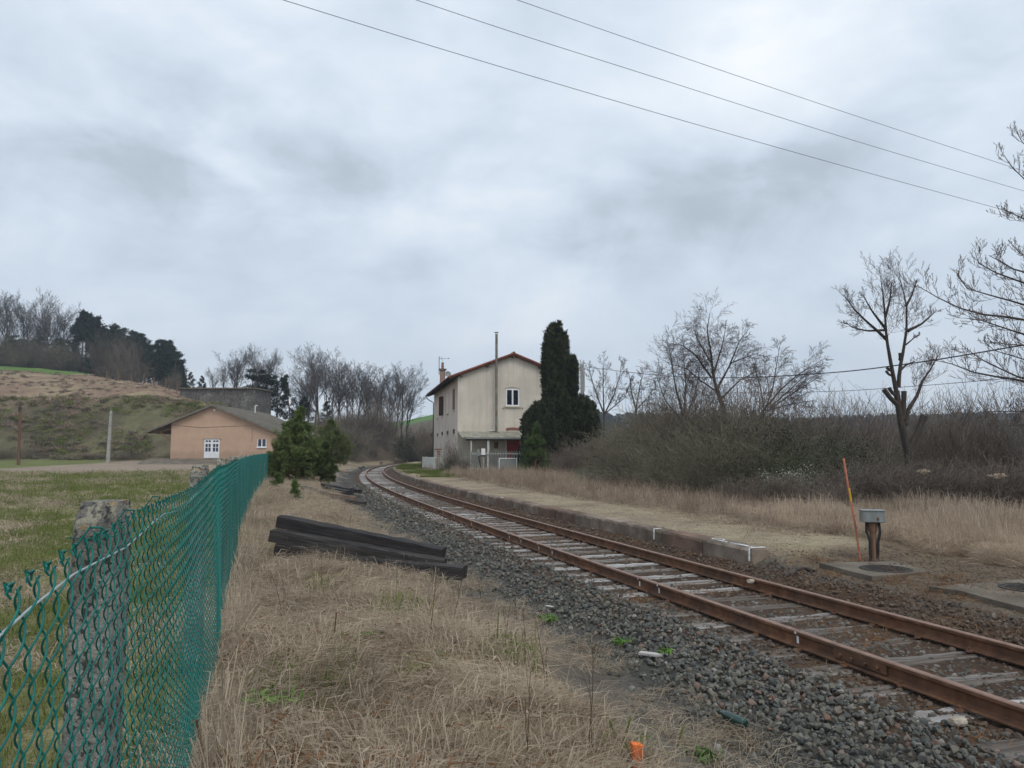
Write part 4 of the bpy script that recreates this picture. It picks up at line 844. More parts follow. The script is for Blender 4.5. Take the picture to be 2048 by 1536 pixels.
# side-wall openings
def side_open(px0, px1, py0, py1, nm, m, leaves=1, ajar=False):
    g0 = SL(px0, py0); g1 = SL(px1, py1); y0, y1 = sorted((g0[1], g1[1])); z1_, z0_ = g0[2], g1[2]
    y1 = min(y1, y0 + 1.3); s_ = empty(nm, (0, 0, 0)); s_.parent = house
    if leaves == 0: boxes(s_, 'recess', m, [(-.035, -.016, y0, y1, z0_, z1_)])
    else:
        w_ = (y1 - y0) / leaves
        for k in range(leaves):
            ang = .35 if ajar else .05; boxes(s_, 'leaf', m, [(-.07 - (.35 if ajar else 0), -.03, y0 + k * w_ + .02 + (.0 if not ajar else 0), y0 + k * w_ + (.10 if ajar else w_ - .02), z0_, z1_)])
    boxes(s_, 'sill', 'render_pinkish', [(-.12, -.016, y0 - .08, y1 + .08, z0_ - .12, z0_ - .004)]); boxes(s_, 'lintel', 'render_pinkish', [(-.05, -.016, y0 - .04, y1 + .04, z1_ + .004, z1_ + .14)])
side_open(905.8, 909.8, 780, 819, 'window', 'wood_brown', 1)
side_open(894.2, 897.2, 789, 826, 'window', 'render_cream', 0)
side_open(880.6, 887.2, 797, 831, 'window', 'wood_dark', 2, True)
side_open(873.8, 876.4, 803, 835, 'window', 'render_cream', 0)
for a_, b_, c_, d_2 in ((906.2, 909.8, 859, 867), (894, 897.2, 862, 868.5), (883.4, 886, 864, 870), (874, 876.2, 867, 871.5)): side_open(a_, b_, c_, d_2, 'window', 'glass_dark', 0)
# ------------------------------------------------------------------ porch on the gable
pa = GL(915, 863); zt_ = pa[2]; pf = 2.6; zf = P(940, 874.5, Y=67 - 2.4)[2] - A0[2]; x1_ = float(GL(1075, 865)[0]); rise = (zt_ - zf)
porch = empty('porch_roof', (0, 0, 0)); porch.parent = house
q = MB(); n_ = 34; V = []; Fs = []
for i in range(n_ * 4 + 1):
    x = .02 + x1_ * i / (n_ * 4); dz_ = .045 * math.sin(i * math.pi / 2)
    V += [(x, -.02, zt_ + dz_), (x, -pf, zf + dz_), (x, -.02, zt_ + dz_ - .03), (x, -pf, zf + dz_ - .03)]
for i in range(n_ * 4): a = 4 * i; Fs += [(a, a + 1, a + 5, a + 4), (a + 2, a + 6, a + 7, a + 3), (a + 1, a + 3, a + 7, a + 5)]
mk('corrugated_sheet', V, Fs, 'roof_mossy', porch)
boxes(porch, 'gutter', 'metal_grey', [(.35, x1_ + .1, -pf - .14, -pf - .01, zf - .15, zf - .03)]); boxes(porch, 'beam', 'wood_dark', [(.4, x1_, -pf + .05, -pf + .17, zf - .28, zf - .08), (x1_ * .35, x1_ * .37, -pf, -.01, zf - .2, zf - .08), (x1_ * .7, x1_ * .72, -pf, -.01, zf - .2, zf - .08)])
boxes(porch, 'flashing', 'pvc_white', [(GL(985, 863)[0] - .3, GL(994, 863)[0], -.14, -.02, zt_ + .05, zt_ + .10)])
def at_front(px, dy=-pf): return float(loc(on_plane(px, 900, A0 + vg * dy, vg))[0])
for px, w_, m_ in ((942.3, .05, 'paint_cream'), (976.5, .09, 'paint_cream'), (1046, .07, 'paint_cream')): x = at_front(px, -pf + .1); boxes(porch, 'post', m_, [(x - w_, x + w_, -pf + .05, -pf + .17, -.3, zf - .28)])
bal = empty('balustrade', (0, 0, 0)); bal.parent = house; z_r = P(1000, 907, Y=67 - 2.5)[2] - A0[2]; xa, xb = at_front(941), at_front(1047)
boxes(bal, 'rail', 'paint_cream', [(xa, xb, -pf - .02, -pf + .04, z_r - .06, z_r + .03), (xa, xb, -pf - .02, -pf + .04, .12, .20)])
q = MB(); x = xa + .1
while x < xb:
    if not (xa + 1.05 < x < xa + 1.5): q.box((x, -pf - .045, z_r / 2 + .12), (.085, .03, z_r + .12)); q.add([(x - .042, -pf - .06, z_r + .18), (x + .042, -pf - .06, z_r + .18), (x, -pf - .06, z_r + .26), (x - .042, -pf - .03, z_r + .18), (x + .042, -pf - .03, z_r + .18), (x, -pf - .03, z_r + .26)], [(0, 1, 2), (5, 4, 3), (0, 3, 4, 1), (1, 4, 5, 2), (2, 5, 3, 0)])
    x += .22
q.build('picket', ['metal_grey'], bal)
# things by the porch
Yf = 60.5
def zat(px, py, Y): return P(px, py, Y=Y)
p = P(952, 939, z=.36); zt2 = P(952, 874, Y=p[1])[2]; q = MB(); q.box((0, 0, (zt2 - .36) / 2), (.16, .14, zt2 - .36), bev=.015); q.box((.05, 0, zt2 - .36 - .5), (.09, .16, .9)); o = q.build('fence_post', ['concrete_pole'], None, loc=(p[0], p[1], .36)); tag(o, 'tall pale concrete post standing in front of the porch roof', 'post')
mb = empty('meter_cabinet', (P(957, 925, Y=Yf)[0], Yf, .36), 0, 'two small grey meter cabinets with a black cable in front of the porch', 'meter cabinet')
def lb(par, nm, m, px0, px1, py0, py1, d=.2): a = P(px0, py0, Y=Yf); b = P(px1, py1, Y=Yf); L_ = par.location; return boxes(par, nm, m, [(a[0] - L_.x, b[0] - L_.x, -d / 2, d / 2, b[2] - L_.z, a[2] - L_.z)])
lb(mb, 'cabinet', 'metal_grey', 954.5, 959.2, 899, 912, .16); lb(mb, 'cabinet', 'pvc_white', 963, 970.5, 897, 910, .3); lb(mb, 'cabinet_base', 'rubber', 962.5, 970, 910, 912.5, .2); lb(mb, 'post', 'concrete_pole', 966, 968.5, 912, 942, .1)
a = [P(*t, Y=Yf - .2) - np.array(mb.location) for t in ((964, 911.5), (957.5, 912.5), (958.5, 920), (961.5, 932), (963, 938))]; MB().tube(a, .05, n=6).build('cable', ['rubber'], mb, smooth=True)
bf = empty('bed_frame', (P(1015, 930, Y=61)[0], 61, .36), 0, 'white metal bench frame standing in front of the porch balustrade', 'bench frame'); L_ = bf.location
a = P(997.5, 916, Y=61); b = P(1034, 931, Y=61); x0, x1b, zt3 = a[0] - L_.x, b[0] - L_.x, a[2] - L_.z
boxes(bf, 'frame', 'pvc_white', [(x0, x1b, -.03, .03, zt3 - .06, zt3), (x0, x0 + .06, -.03, .03, -.1, zt3 - .06), (x1b - .06, x1b, -.03, .03, -.1, zt3 - .06), (x0 + .06, x1b - .06, -.02, .02, .05, .10)]); boxes(bf, 'panel', 'metal_grey', [(x0 + .07, x1b - .07, -.012, .012, .12, zt3 - .1)])
# white board fence at the corner of the platform garden
pf_ = empty('picket_fence', tuple(P(872, 940, z=.36)), 0, 'low whitewashed board fence at the track-side corner of the station garden', 'fence'); O_ = np.array(pf_.location)
q = MB(); posts_ = [P(844.6, 936.5, z=.36), P(872, 941, z=.36), P(899, 938, z=.36)]
for A, B in zip(posts_[:-1], posts_[1:]):
    Ld = np.linalg.norm(B - A); n_ = int(Ld / .14); a_ = math.atan2(B[1] - A[1], B[0] - A[0])
    for i in range(n_):
        r = random.Random(i); c = A + (B - A) * (i + .5) / n_ - O_; h_ = 1.1 + r.uniform(-.05, .05); q.box((c[0], c[1], h_ / 2 + .02), (.125 if n_ else 0, .025, h_), rz=a_)
q.build('board', ['paint_cream'], pf_)
q = MB(); [q.box((p_ - O_ + np.array([0, .06, .5])), (.09, .09, 1.15)) for p_ in posts_]; q.build('post', ['wood_brown'], pf_)
sg = empty('sign_post', tuple(P(877.5, 941, z=.36) + np.array([0, -.5, 0])), 0, 'small weathered red-brown board on two thin posts by the white board fence', 'sign')
kk = (904 - 897) * 0 + 1; sc_ = 61.0 / 1500
q = MB(); q.box((-.05, 0, .9), (.06, .05, 1.85)); q.box((.07, 0, .9), (.06, .05, 1.85)); q.build('post', ['wood_brown'], sg); q = MB(); q.box((.0, -.04, 1.82), (.62, .04, .13)); q.box((.04, -.04, 1.62), (.34, .04, .10)); q.box((.06, -.04, 1.42), (.2, .04, .10)); q.build('board', ['wood_red'], sg)
# ------------------------------------------------------------------ orange goods shed
YS = 88.0; zs = 1.27; XA = float(P(341, 900, Y=YS)[0]); XB = float(P(560, 900, Y=YS)[0]); XR = float(P(427, 806, Y=YS)[0]); ZR = float(P(427, 810, Y=YS)[2]); XE = float(P(295, 862, Y=YS)[0]); ZE = float(P(295, 864, Y=YS)[2]); sl2 = (ZR - ZE) / (XR - XE)
shed = empty('goods_shed', (XA, YS, zs), 0, 'long low goods shed with orange-tan rendered gable and white double door', 'shed')
X = lambda px: float(P(px, 900, Y=YS)[0]) - XA
Z = lambda py: float(P(700, py, Y=YS)[2]) - zs
xr, zr2 = XR - XA, ZR - zs; wA, wB = 0.0, XB - XA
q = MB(); q.prism([(wA, 0, -.9), (wB, 0, -.9), (wB, 0, zr2 - (wB - xr) * sl2 - .12), (xr, 0, zr2 - .12), (wA, 0, zr2 - xr * sl2 - .12)], (0, 19, 0)); q.build('wall', ['render_orange'], shed)
e0 = XE - XA; e1 = wB + 1.3; q = MB()
for xe in (e0, e1):
    a = (xr, -.5, zr2); b = (xe, -.5, zr2 - abs(xe - xr) * sl2); q.prism([a, b, (b[0], b[1], b[2] - .14), (a[0], a[1], a[2] - .14)], (0, 20, 0))
sr = q.build('roof', ['roof_grey'], shed)
q = MB()
for xe in (e0, e1):
    n_ = 30
    for i in range(68): y = -.46 + i * .29; q.cyl((xr, y, zr2 + .01), (xe, y, zr2 - abs(xe - xr) * sl2 + .01), .07, n=4)
q.build('tile_roll', ['roof_grey'], sr)
q = MB()
for xe in (e0, e1): a = (xr, -.56, zr2 + .03); b = (xe, -.56, zr2 + .03 - abs(xe - xr) * sl2); q.prism([a, b, (b[0], b[1], b[2] - .2), (a[0], a[1], a[2] - .2)], (0, .05, 0))
q.build('verge_board', ['roof_grey'], sr)
q = MB()
for y in (.1, 6, 12, 18.5): q.tube([(0, y, Z(880)), (e0 * .62, y, zr2 - abs(e0 * .62 - xr) * sl2 - .2)], .09, n=5); q.tube([(0, y, Z(858)), (e0 * .95, y, zr2 - abs(e0 * .95 - xr) * sl2 - .22)], .08, n=5)
q.build('bracket', ['wood_brown'], sr)
x0, x1b, z0, z1_ = X(408.5), X(439), 0.0, Z(879); dr = empty('door', (0, 0, 0)); dr.parent = shed; xm = (x0 + x1b) / 2; f = .14
L_ = [(x0, x0 + f, -.06, .02, z0, z1_), (x1b - f, x1b, -.06, .02, z0, z1_), (xm - .13, xm + .13, -.06, .02, z0, z1_), (x0 + f, xm - .13, -.06, .02, z0, z0 + .75), (xm + .13, x1b - f, -.06, .02, z0, z0 + .75), (x0 + f, xm - .13, -.06, .02, z1_ - .10, z1_), (xm + .13, x1b - f, -.06, .02, z1_ - .10, z1_), (x0 + f, xm - .13, -.06, .02, z1_ - .52, z1_ - .30), (xm + .13, x1b - f, -.06, .02, z1_ - .52, z1_ - .30)]
for a, b in ((x0 + f, xm - .13), (xm + .13, x1b - f)):
    c = (a + b) / 2; L_ += [(c - .035, c + .035, -.05, .02, z0 + .75, z1_ - .52), (a, c - .035, -.05, .02, z0 + 1.22, z0 + 1.28), (c + .035, b, -.05, .02, z0 + 1.22, z0 + 1.28), (c - .035, c + .035, -.05, .02, z1_ - .30, z1_ - .10)]
boxes(dr, 'frame', 'pvc_white', L_); boxes(dr, 'pane', 'glass_blue', [(x0 + f, xm - .13, -.02, .01, z0 + .75, z1_ - .1), (xm + .13, x1b - f, -.02, .01, z0 + .75, z1_ - .1)]); boxes(dr, 'lintel', 'metal_grey', [(x0 - .15, x1b + .15, -.08, -.001, z1_ + .01, z1_ + .09)])
x0, x1b, z0, z1_ = X(514.5), X(532.5), Z(894), Z(878.5); wn = empty('window', (0, 0, 0)); wn.parent = shed; xm = (x0 + x1b) / 2
boxes(wn, 'frame', 'pvc_white', [(x0, x0 + .08, -.05, .02, z0, z1_), (x1b - .08, x1b, -.05, .02, z0, z1_), (xm - .06, xm + .06, -.05, .02, z0, z1_), (x0 + .08, xm - .06, -.05, .02, z0, z0 + .07), (xm + .06, x1b - .08, -.05, .02, z0, z0 + .07)]); boxes(wn, 'pane', 'glass_blue', [(x0 + .08, xm - .06, -.01, .01, z0 + .07, z1_), (xm + .06, x1b - .08, -.01, .01, z0 + .07, z1_)]); boxes(wn, 'sill', 'pvc_white', [(x0 - .08, x1b + .08, -.12, -.001, z0 - .12, z0 - .003)])
q = MB(); q.lathe([(.02, 0), (.15, 0), (.15, .05), (.1, .09), (.02, .1)], c=(X(426.5), -.02, Z(820)), n=12, rot=Matrix.Rotation(R(90), 3, 'X')); q.build('wall_lamp', ['pvc_white'], shed)
q = MB(); q.tube([(.1, -.02, Z(850)), (X(400), -.02, Z(855)), (X(503), -.02, Z(851)), (X(503.5), -.02, Z(884))], .018, n=4); q.build('wall_cable', ['metal_dark'], shed)
# loading quay ramp in front of the shed
q = MB(); xa_, xb_, xc_ = float(P(264, 930, Y=80)[0]), float(P(290, 916, Y=86)[0]), XB + 2
V = [(xa_ + 1, 79.5, .3), (xc_, 79.5, .3), (xc_, 86.6, zs - .06), (xb_, 86.6, zs - .06), (xb_, 107, zs - .02), (xc_, 107, zs - .02), (xa_ - 2.2, 84, .3), (xb_ - 3.2, 107, .4)]
o = mk('loading_ramp', V, [(0, 1, 2, 3), (3, 2, 5, 4), (0, 3, 6), (6, 3, 4, 7)], 'concrete'); tag(o, kind='structure')
# old stone bastion wall behind the shed
YW = 130.0; wl = empty('stone_wall', (float(P(360, 800, Y=YW)[0]), YW, 2.0), 0, 'tall old grey stone retaining wall with a flat top rising behind the shed', 'stone wall'); L_ = wl.location
def WP(px, py, Y): return Vector(P(px, py, Y=Y)) - L_
mat('rubble', [(.3, (.075, .068, .064)), (.5, (.145, .135, .125)), (.7, (.24, .225, .205))], .9, .95, bump=1.0, bscale=3, big=(.35, (.13, .115, .10), .6), extra=lambda t, c, co, nz: t.mix(t.ramp(t.n('ShaderNodeTexVoronoi', feature='DISTANCE_TO_EDGE', i={'Vector': co, 'Scale': 1.5}).outputs['Distance'], [(0, (1, 1, 1)), (.08, (0, 0, 0))]), c, (.045, .04, .037)))
t0, t1, t2 = WP(360, 778, YW), WP(510, 778, YW - 4), WP(543, 784, YW + 6); dn = lambda v: Vector((v.x, v.y, -1.0))
q = MB(); bk = Vector((-9.8, 26, 0)); ring = [t0, t1, t2, t2 + bk, t0 + bk]; n_ = len(ring); q.add(ring + [Vector((v.x * 1.0, v.y - .6 if i < 2 else v.y, -2.0)) for i, v in enumerate(ring)], [tuple(range(n_))] + [(i, (i + 1) % n_, n_ + (i + 1) % n_, n_ + i) for i in range(n_)]); q.build('masonry', ['rubble'], wl)
q = MB()
for a, b in ((t0, t1), (t1, t2)):
    d = (b - a); m_ = max(3, int(d.length / 1.2))
    for i in range(m_): c = a + d * (i + .5) / m_; q.box(c + Vector((0, -.05, .10)), (d.length / m_ * .96, .7, .22), rz=math.atan2(d.y, d.x))
q.build('coping', ['concrete'], wl)
pp = empty('vent_pipe', (0, 0, 0)); 
a = P(510.5, 811, Y=100); b = P(512, 829, Y=100); pp.location = (a[0], 100, 3.0); tag(pp, 'thin white pipe with a bent top standing up behind the shed roof', 'pipe'); MB().tube([(.3, 0, a[2] - 3.0), (.02, 0, a[2] - 3.0 - .02), (0, 0, a[2] - 3.25), (.1, 0, -1.5)], .07, n=8).build('pipe', ['pvc_white'], pp, smooth=True)
# ------------------------------------------------------------------ poles and wires
g = P(37, 931, Y=84.0); zt_ = P(41, 812, Y=g[1])[2] - g[2]; u_ = empty('wooden_pole', tuple(g), 0, 'slightly leaning dark red-brown wooden utility pole beside the road', 'utility pole'); tx = P(41, 812, Y=g[1])[0] - g[0]
q = MB(); q.tube([(0, 0, -.5), (tx * .5, 0, zt_ * .5), (tx, 0, zt_)], [.17, .145, .12], n=10); q.build('pole', ['pole_wood'], u_); q = MB(); q.box((tx, -.1, zt_ - .35), (.16, .3, .5)); q.cyl((tx - .02, -.05, zt_ - .15), (tx + .3, -.15, zt_ - .3), .04, n=5); q.build('fitting', ['metal_dark'], u_)
g = P(216, 923, Y=93.0); zt_ = P(220, 822, Y=g[1])[2] - g[2]; u_ = empty('concrete_pole', tuple(g), 0, 'pale tapered concrete utility pole at the foot of the embankment', 'utility pole')
q = MB(); q.box((0, 0, zt_ / 2 - .2), (.42, .3, zt_ + .4), bev=.03); q.v = [(x * (1 - .38 * max(z, 0) / zt_) + .08 * z / zt_, y * (1 - .3 * max(z, 0) / zt_), z) for x, y, z in q.v]; q.build('pole', ['concrete_pole'], u_); q = MB(); q.cyl((.08, 0, zt_ - .02), (.08, 0, zt_ + .3), .05, n=6); q.cyl((.1, -.1, zt_ - .5), (.35, -.15, zt_ - .4), .05, n=5); q.build('fitting', ['metal_grey'], u_)
YP = 64.5; tp = P(1164, 728, Y=YP); u_ = empty('service_pole', (tp[0], YP, .2), 0, 'tall pale concrete pole carrying the cable behind the clipped yew', 'utility pole')
q = MB(); zt_ = tp[2] - .2; q.box((0, 0, zt_ / 2), (.30, .26, zt_), bev=.02); q.build('pole', ['concrete_pole'], u_); q = MB(); q.cyl((0, 0, zt_ - .2), (.38, -.05, zt_ - .12), .02, n=5); q.tube([(.38, 0, zt_ - .15), (.2, -.15, zt_ - .4), (.17, -.17, zt_ - 1.2), (.2, -.16, zt_ - 2.4)], .025, n=5); q.build('bracket', ['metal_dark'], u_)
def wire(name, obs, r0, label, m='metal_dark', cat='overhead wire', ext=(0, 0), grp=None):
    pts = [P(px, py, Y=Y) for px, py, Y in obs]; 
    # smooth curve through the observed points (Catmull-Rom)
    q = [pts[0] - (pts[1] - pts[0]) * ext[0]] + pts + [pts[-1] + (pts[-1] - pts[-2]) * ext[1]]; out = []
    for i in range(1, len(q) - 2):
        for t in np.linspace(0, 1, 12, endpoint=False): out.append(.5 * ((2 * q[i]) + (-q[i - 1] + q[i + 1]) * t + (2 * q[i - 1] - 5 * q[i] + 4 * q[i + 1] - q[i + 2]) * t * t + (-q[i - 1] + 3 * q[i] - 3 * q[i + 1] + q[i + 2]) * t ** 3))
    out = [q[0]] + out + [q[-2], q[-1]] if ext[0] else out + [q[-2]] + ([q[-1]] if ext[1] else [])
    o = MB().tube(out, r0, n=6).build(name, [m], None, smooth=True); return tag(o, label, cat, grp)
def yl(px, a, b, ya, yb):  # depth interpolated so that a straight wire stays straight in plan
    t = (px - a) / (b - a); return 1 / ((1 - t) / ya + t / yb)
mat('wire_grey', two((.10, .11, .13), (.16, .17, .19)), 3, .6, metal=.3)
for obs, lab in (([(567, 0), (900, 103), (1300, 222), (1680, 330), (2015, 422)], 'lowest of the three thin overhead wires crossing the sky'), ([(833, 0), (1040, 69), (1300, 151.5), (1705, 280), (2048, 382)], 'middle one of the three thin overhead wires crossing the sky'), ([(1035, 0), (1300, 92), (1687, 223.5), (2012, 330.5)], 'highest of the three thin overhead wires crossing the sky')):
    wire('overhead_wire', [(a, b, yl(a, 567, 2048, 15, 27)) for a, b in obs], .0075, lab, 'wire_grey', ext=(.8, .8))
wire('service_cable', [(a, b, yl(a, 1172, 2048, YP, 21)) for a, b in ((1172, 734), (1317, 750.5), (1457, 755.6), (1654, 746), (1834, 725), (2048, 690))], .02, 'thick black cable sagging from the concrete pole to the right edge', 'rubber', 'cable', ext=(0, .6))
wire('telephone_wire', [(a, b, yl(a, 1172, 2048, YP, 21)) for a, b in ((1170, 773), (1317, 781), (1457, 785.5), (1654, 783), (1834, 772), (2048, 754))], .009, 'thin dark wire running below the thick cable', 'rubber', 'cable', ext=(0, .6))
# ------------------------------------------------------------------ distant paling posts beyond the curve, field fence on the hill
ff = empty('paling_fence', tuple(P(755, 917, z=.45)), 0, 'row of pale grey-green paling posts beyond the bend of the track', 'fence'); O_ = np.array(ff.location)
A, B = P(720, 917.5, z=.5), P(786, 916, z=.5); n_ = 27
q = MB()
for i in range(n_): c = A + (B - A) * i / (n_ - 1) - O_; r = random.Random(i); q.box((c[0], c[1], .55 + r.uniform(-.1, .1)), (.13, .08, 1.4))
q.build('post', ['metal_grey'], ff); q = MB(); a, b = A - O_, B - O_; q.tube([(a[0], a[1], 1.0), (b[0], b[1], 1.0)], .03, n=4); q.build('rail', ['metal_grey'], ff)
for k, (px, py) in enumerate([(213, 758), (237, 762), (262, 766), (287, 769), (307, 772), (331, 778), (354, 783)]):
    Y = 150 - k * 3.0; p = P(px, py, Y=Y); z0 = Hs(p[0], p[1]); q = MB(); q.cyl((0, 0, -.5), (0, 0, 2.0 - .08 * (k % 3)), .11, .09, n=6)
    o = q.build('fence_stake', ['wood_brown'], None, loc=(p[0], p[1], z0)); tag(o, 'wooden field stake along the crest of the brown bank below the pine wood', 'stake', 'field stakes on the crest')
# ------------------------------------------------------------------ plants: branch growth
def grow(st, dr, ln, rd, K, wob, trop, rg, taper=.35):
    B_ = len(st); pts = np.zeros((B_, K + 1, 3)); ds = np.zeros((B_, K + 1, 3)); pts[:, 0] = st; d = dr / np.linalg.norm(dr, axis=1, keepdims=True); ds[:, 0] = d
    for k in range(K):
        d = d + rg.normal(size=(B_, 3)) * wob + np.array([0, 0, trop]); d /= np.linalg.norm(d, axis=1, keepdims=True)
        pts[:, k + 1] = pts[:, k] + d * (ln / K)[:, None]; ds[:, k + 1] = d
    rads = rd[:, None] * (1 - (1 - taper) * np.linspace(0, 1, K + 1)[None]); return pts, ds, rads, ln
def spawn(br, n, rg, tmin=.25, tmax=1.0, ang=.7, lr=.5, rr=.55, shr=.5, rmin=.0):
    pts, ds, rads, ln = br; B_, K1, _ = pts.shape; K = K1 - 1
    t = (np.arange(n)[None] + rg.uniform(.1, .9, (B_, n))) / n * (tmax - tmin) + tmin; f = t * K; i = np.minimum(f.astype(int), K - 1); fr = (f - i)[..., None]; bi = np.arange(B_)[:, None]
    p = pts[bi, i] * (1 - fr) + pts[bi, i + 1] * fr; d = ds[bi, i + 1]; r = rads[bi, i] * rr
    h = rg.normal(size=d.shape); h -= d * (h * d).sum(-1, keepdims=True); h /= np.linalg.norm(h, axis=-1, keepdims=True) + 1e-9
    a = (ang * rg.uniform(.7, 1.3, t.shape))[..., None]; nd = d * np.cos(a) + h * np.sin(a); L = (ln[:, None] * lr * (1 - shr * t) * rg.uniform(.7, 1.25, t.shape))
    return p.reshape(-1, 3), nd.reshape(-1, 3), L.ravel(), np.maximum(r.ravel(), rmin)
def segs(br):
    pts, _, r, _ = br; return np.concatenate([pts[:, :-1].reshape(-1, 3), pts[:, 1:].reshape(-1, 3), r[:, :-1].reshape(-1, 1), r[:, 1:].reshape(-1, 1)], 1)
def path_branch(paths, K=10):
    """paths: list of (array of points, r0, r1) -> branch tuple"""
    P_, D_, R_, L_ = [], [], [], []
    for pts, r0, r1 in paths:
        pts = np.array(pts, float); sg = np.r_[0, np.cumsum(np.linalg.norm(np.diff(pts, axis=0), axis=1))]; t = np.linspace(0, sg[-1], K + 1)
        q = np.stack([np.interp(t, sg, pts[:, k]) for k in range(3)], 1); d = np.gradient(q, axis=0); d /= np.linalg.norm(d, axis=1, keepdims=True)
        P_.append(q); D_.append(d); R_.append(np.linspace(r0, r1, K + 1)); L_.append(sg[-1])
    return np.array(P_), np.array(D_), np.array(R_), np.array(L_)
def plant(name, thick, thin, m_thick, m_thin, loc=(0, 0, 0), label=None, cat='tree', group=None, leaves=None, m_leaf=None, crown='crown', nt=7):
    e = empty(name, loc, 0, label, cat, group)
    if thick is not None: V, Fc = tubes(thick, nt); mk('trunk', V, Fc, m_thick, e, smooth=True)
    if thin is not None: V, Fc = tubes(thin, 3); mk(crown if leaves is None else 'branches', V, Fc, m_thin, e)
    if leaves is not None: mk(crown if thin is None or crown != 'x' else 'crown', leaves[0], leaves[1], m_leaf, e)
    return e
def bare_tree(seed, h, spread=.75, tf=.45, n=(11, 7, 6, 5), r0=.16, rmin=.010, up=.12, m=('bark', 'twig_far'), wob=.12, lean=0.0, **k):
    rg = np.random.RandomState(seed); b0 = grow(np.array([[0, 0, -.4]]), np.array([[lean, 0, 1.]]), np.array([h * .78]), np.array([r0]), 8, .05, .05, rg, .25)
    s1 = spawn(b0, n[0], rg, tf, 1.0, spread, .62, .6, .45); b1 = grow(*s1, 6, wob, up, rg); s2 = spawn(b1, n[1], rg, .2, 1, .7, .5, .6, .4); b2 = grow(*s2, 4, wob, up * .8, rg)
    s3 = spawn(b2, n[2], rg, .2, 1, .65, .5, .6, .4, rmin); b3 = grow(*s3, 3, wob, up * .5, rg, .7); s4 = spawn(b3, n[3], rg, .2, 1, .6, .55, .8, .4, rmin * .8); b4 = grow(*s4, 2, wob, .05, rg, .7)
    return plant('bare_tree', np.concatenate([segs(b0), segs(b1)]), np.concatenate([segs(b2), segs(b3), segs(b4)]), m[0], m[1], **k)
def put(o, first, x, y, rz, sc, label=None, group=None, dz=0.0):
    z = Hs(x, y) + dz
    if first: o.location = (x, y, z); o.rotation_euler = (0, 0, rz); o.scale = (sc, sc, sc) if not isinstance(sc, tuple) else sc; c = o
    else: c = copy_tree(o, (x, y, z), rz, sc)
    if label: c['label'] = label
    if group: c['group'] = group
    return c
used_ = set()
def place(o, x, y, rz, sc, label=None, group=None, dz=0.0):
    f = o.name not in used_; used_.add(o.name); return put(o, f, x, y, rz, sc, label, group, dz)
def fit(o, hh, px, ytop, Y, rz, label=None, group=None, wx=1.0, dz=0.0):
    """stand a tree of nominal height hh so that it is as tall as seen"""
    x = P(px, 900, Y=Y)[0]; z = Hs(x, Y); top = P(px, ytop, Y=Y)[2]; s_ = max((top - z) / hh, .15); return place(o, x, Y, rz, (s_ * wx, s_ * wx, s_), label, group, dz)
rv = np.random.RandomState(11); U = rv.uniform

# far bare trees: left wood, middle wood, behind the wall
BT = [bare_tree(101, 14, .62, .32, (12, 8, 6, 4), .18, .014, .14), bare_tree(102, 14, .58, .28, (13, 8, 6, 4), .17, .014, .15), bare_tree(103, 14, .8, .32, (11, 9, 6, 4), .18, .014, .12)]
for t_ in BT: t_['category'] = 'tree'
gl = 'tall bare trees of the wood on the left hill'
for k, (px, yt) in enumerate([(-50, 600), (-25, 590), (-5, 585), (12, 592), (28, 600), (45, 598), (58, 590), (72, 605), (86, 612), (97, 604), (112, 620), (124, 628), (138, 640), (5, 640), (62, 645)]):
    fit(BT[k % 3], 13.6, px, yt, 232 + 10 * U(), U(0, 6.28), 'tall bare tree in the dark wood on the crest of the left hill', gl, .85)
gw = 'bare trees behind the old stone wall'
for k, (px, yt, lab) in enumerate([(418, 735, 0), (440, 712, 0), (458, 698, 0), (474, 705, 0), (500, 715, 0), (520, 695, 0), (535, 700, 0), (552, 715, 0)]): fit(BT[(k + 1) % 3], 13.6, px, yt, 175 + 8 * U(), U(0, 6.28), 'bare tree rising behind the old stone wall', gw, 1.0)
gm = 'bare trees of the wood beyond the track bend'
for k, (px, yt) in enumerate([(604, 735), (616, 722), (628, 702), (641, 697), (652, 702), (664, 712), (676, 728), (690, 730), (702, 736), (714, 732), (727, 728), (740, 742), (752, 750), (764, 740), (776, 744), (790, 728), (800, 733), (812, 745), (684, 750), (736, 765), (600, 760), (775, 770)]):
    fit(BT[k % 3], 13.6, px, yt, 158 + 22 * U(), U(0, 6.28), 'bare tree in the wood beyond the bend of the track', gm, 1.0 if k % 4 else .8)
# far conifers
def far_pine(seed, h=14., crown=.6, w=2.6, spiky=False):
    rg = np.random.RandomState(seed); b0 = grow(np.array([[0, 0, -.5]]), np.array([[rg.normal() * .05, 0, 1.]]), np.array([h]), np.array([.2]), 7, .03, .03, rg, .3)
    n = 30; s1 = spawn(b0, n, rg, 1 - crown, 1.0, 1.25, .2, .35, 0.0); t = np.linspace(0, 1, n); prof_ = (1 - t) ** .8 * .95 + .12 if spiky else np.sqrt(np.clip(1 - (t * 1.05 - .25) ** 2 / .95, .05, 1)) * (1 - .3 * t)
    L = w * prof_ * rg.uniform(.6, 1.2, n); b1 = grow(s1[0], s1[1], L, s1[3], 4, .12, .06, rg); s2 = spawn(b1, 6, rg, .2, 1, .8, .45, .6, .3); b2 = grow(*s2, 2, .15, .05, rg)
    nod = np.concatenate([b2[0][:, 1:].reshape(-1, 3), b1[0][:, 2:].reshape(-1, 3)]); m_ = 11; c = np.repeat(nod, m_, 0) + rg.normal(size=(len(nod) * m_, 3)) * [.22, .22, .12]; d = rg.normal(size=c.shape) + [0, 0, .6]
    lf = kites(c, d, rg.uniform(.3, .6, len(c)), rg.uniform(.1, .2, len(c)), rg)
    return plant('pine_tree', segs(b0), segs(b1), 'pine_bark', 'pine_bark', leaves=lf, m_leaf='needles_far', nt=6)
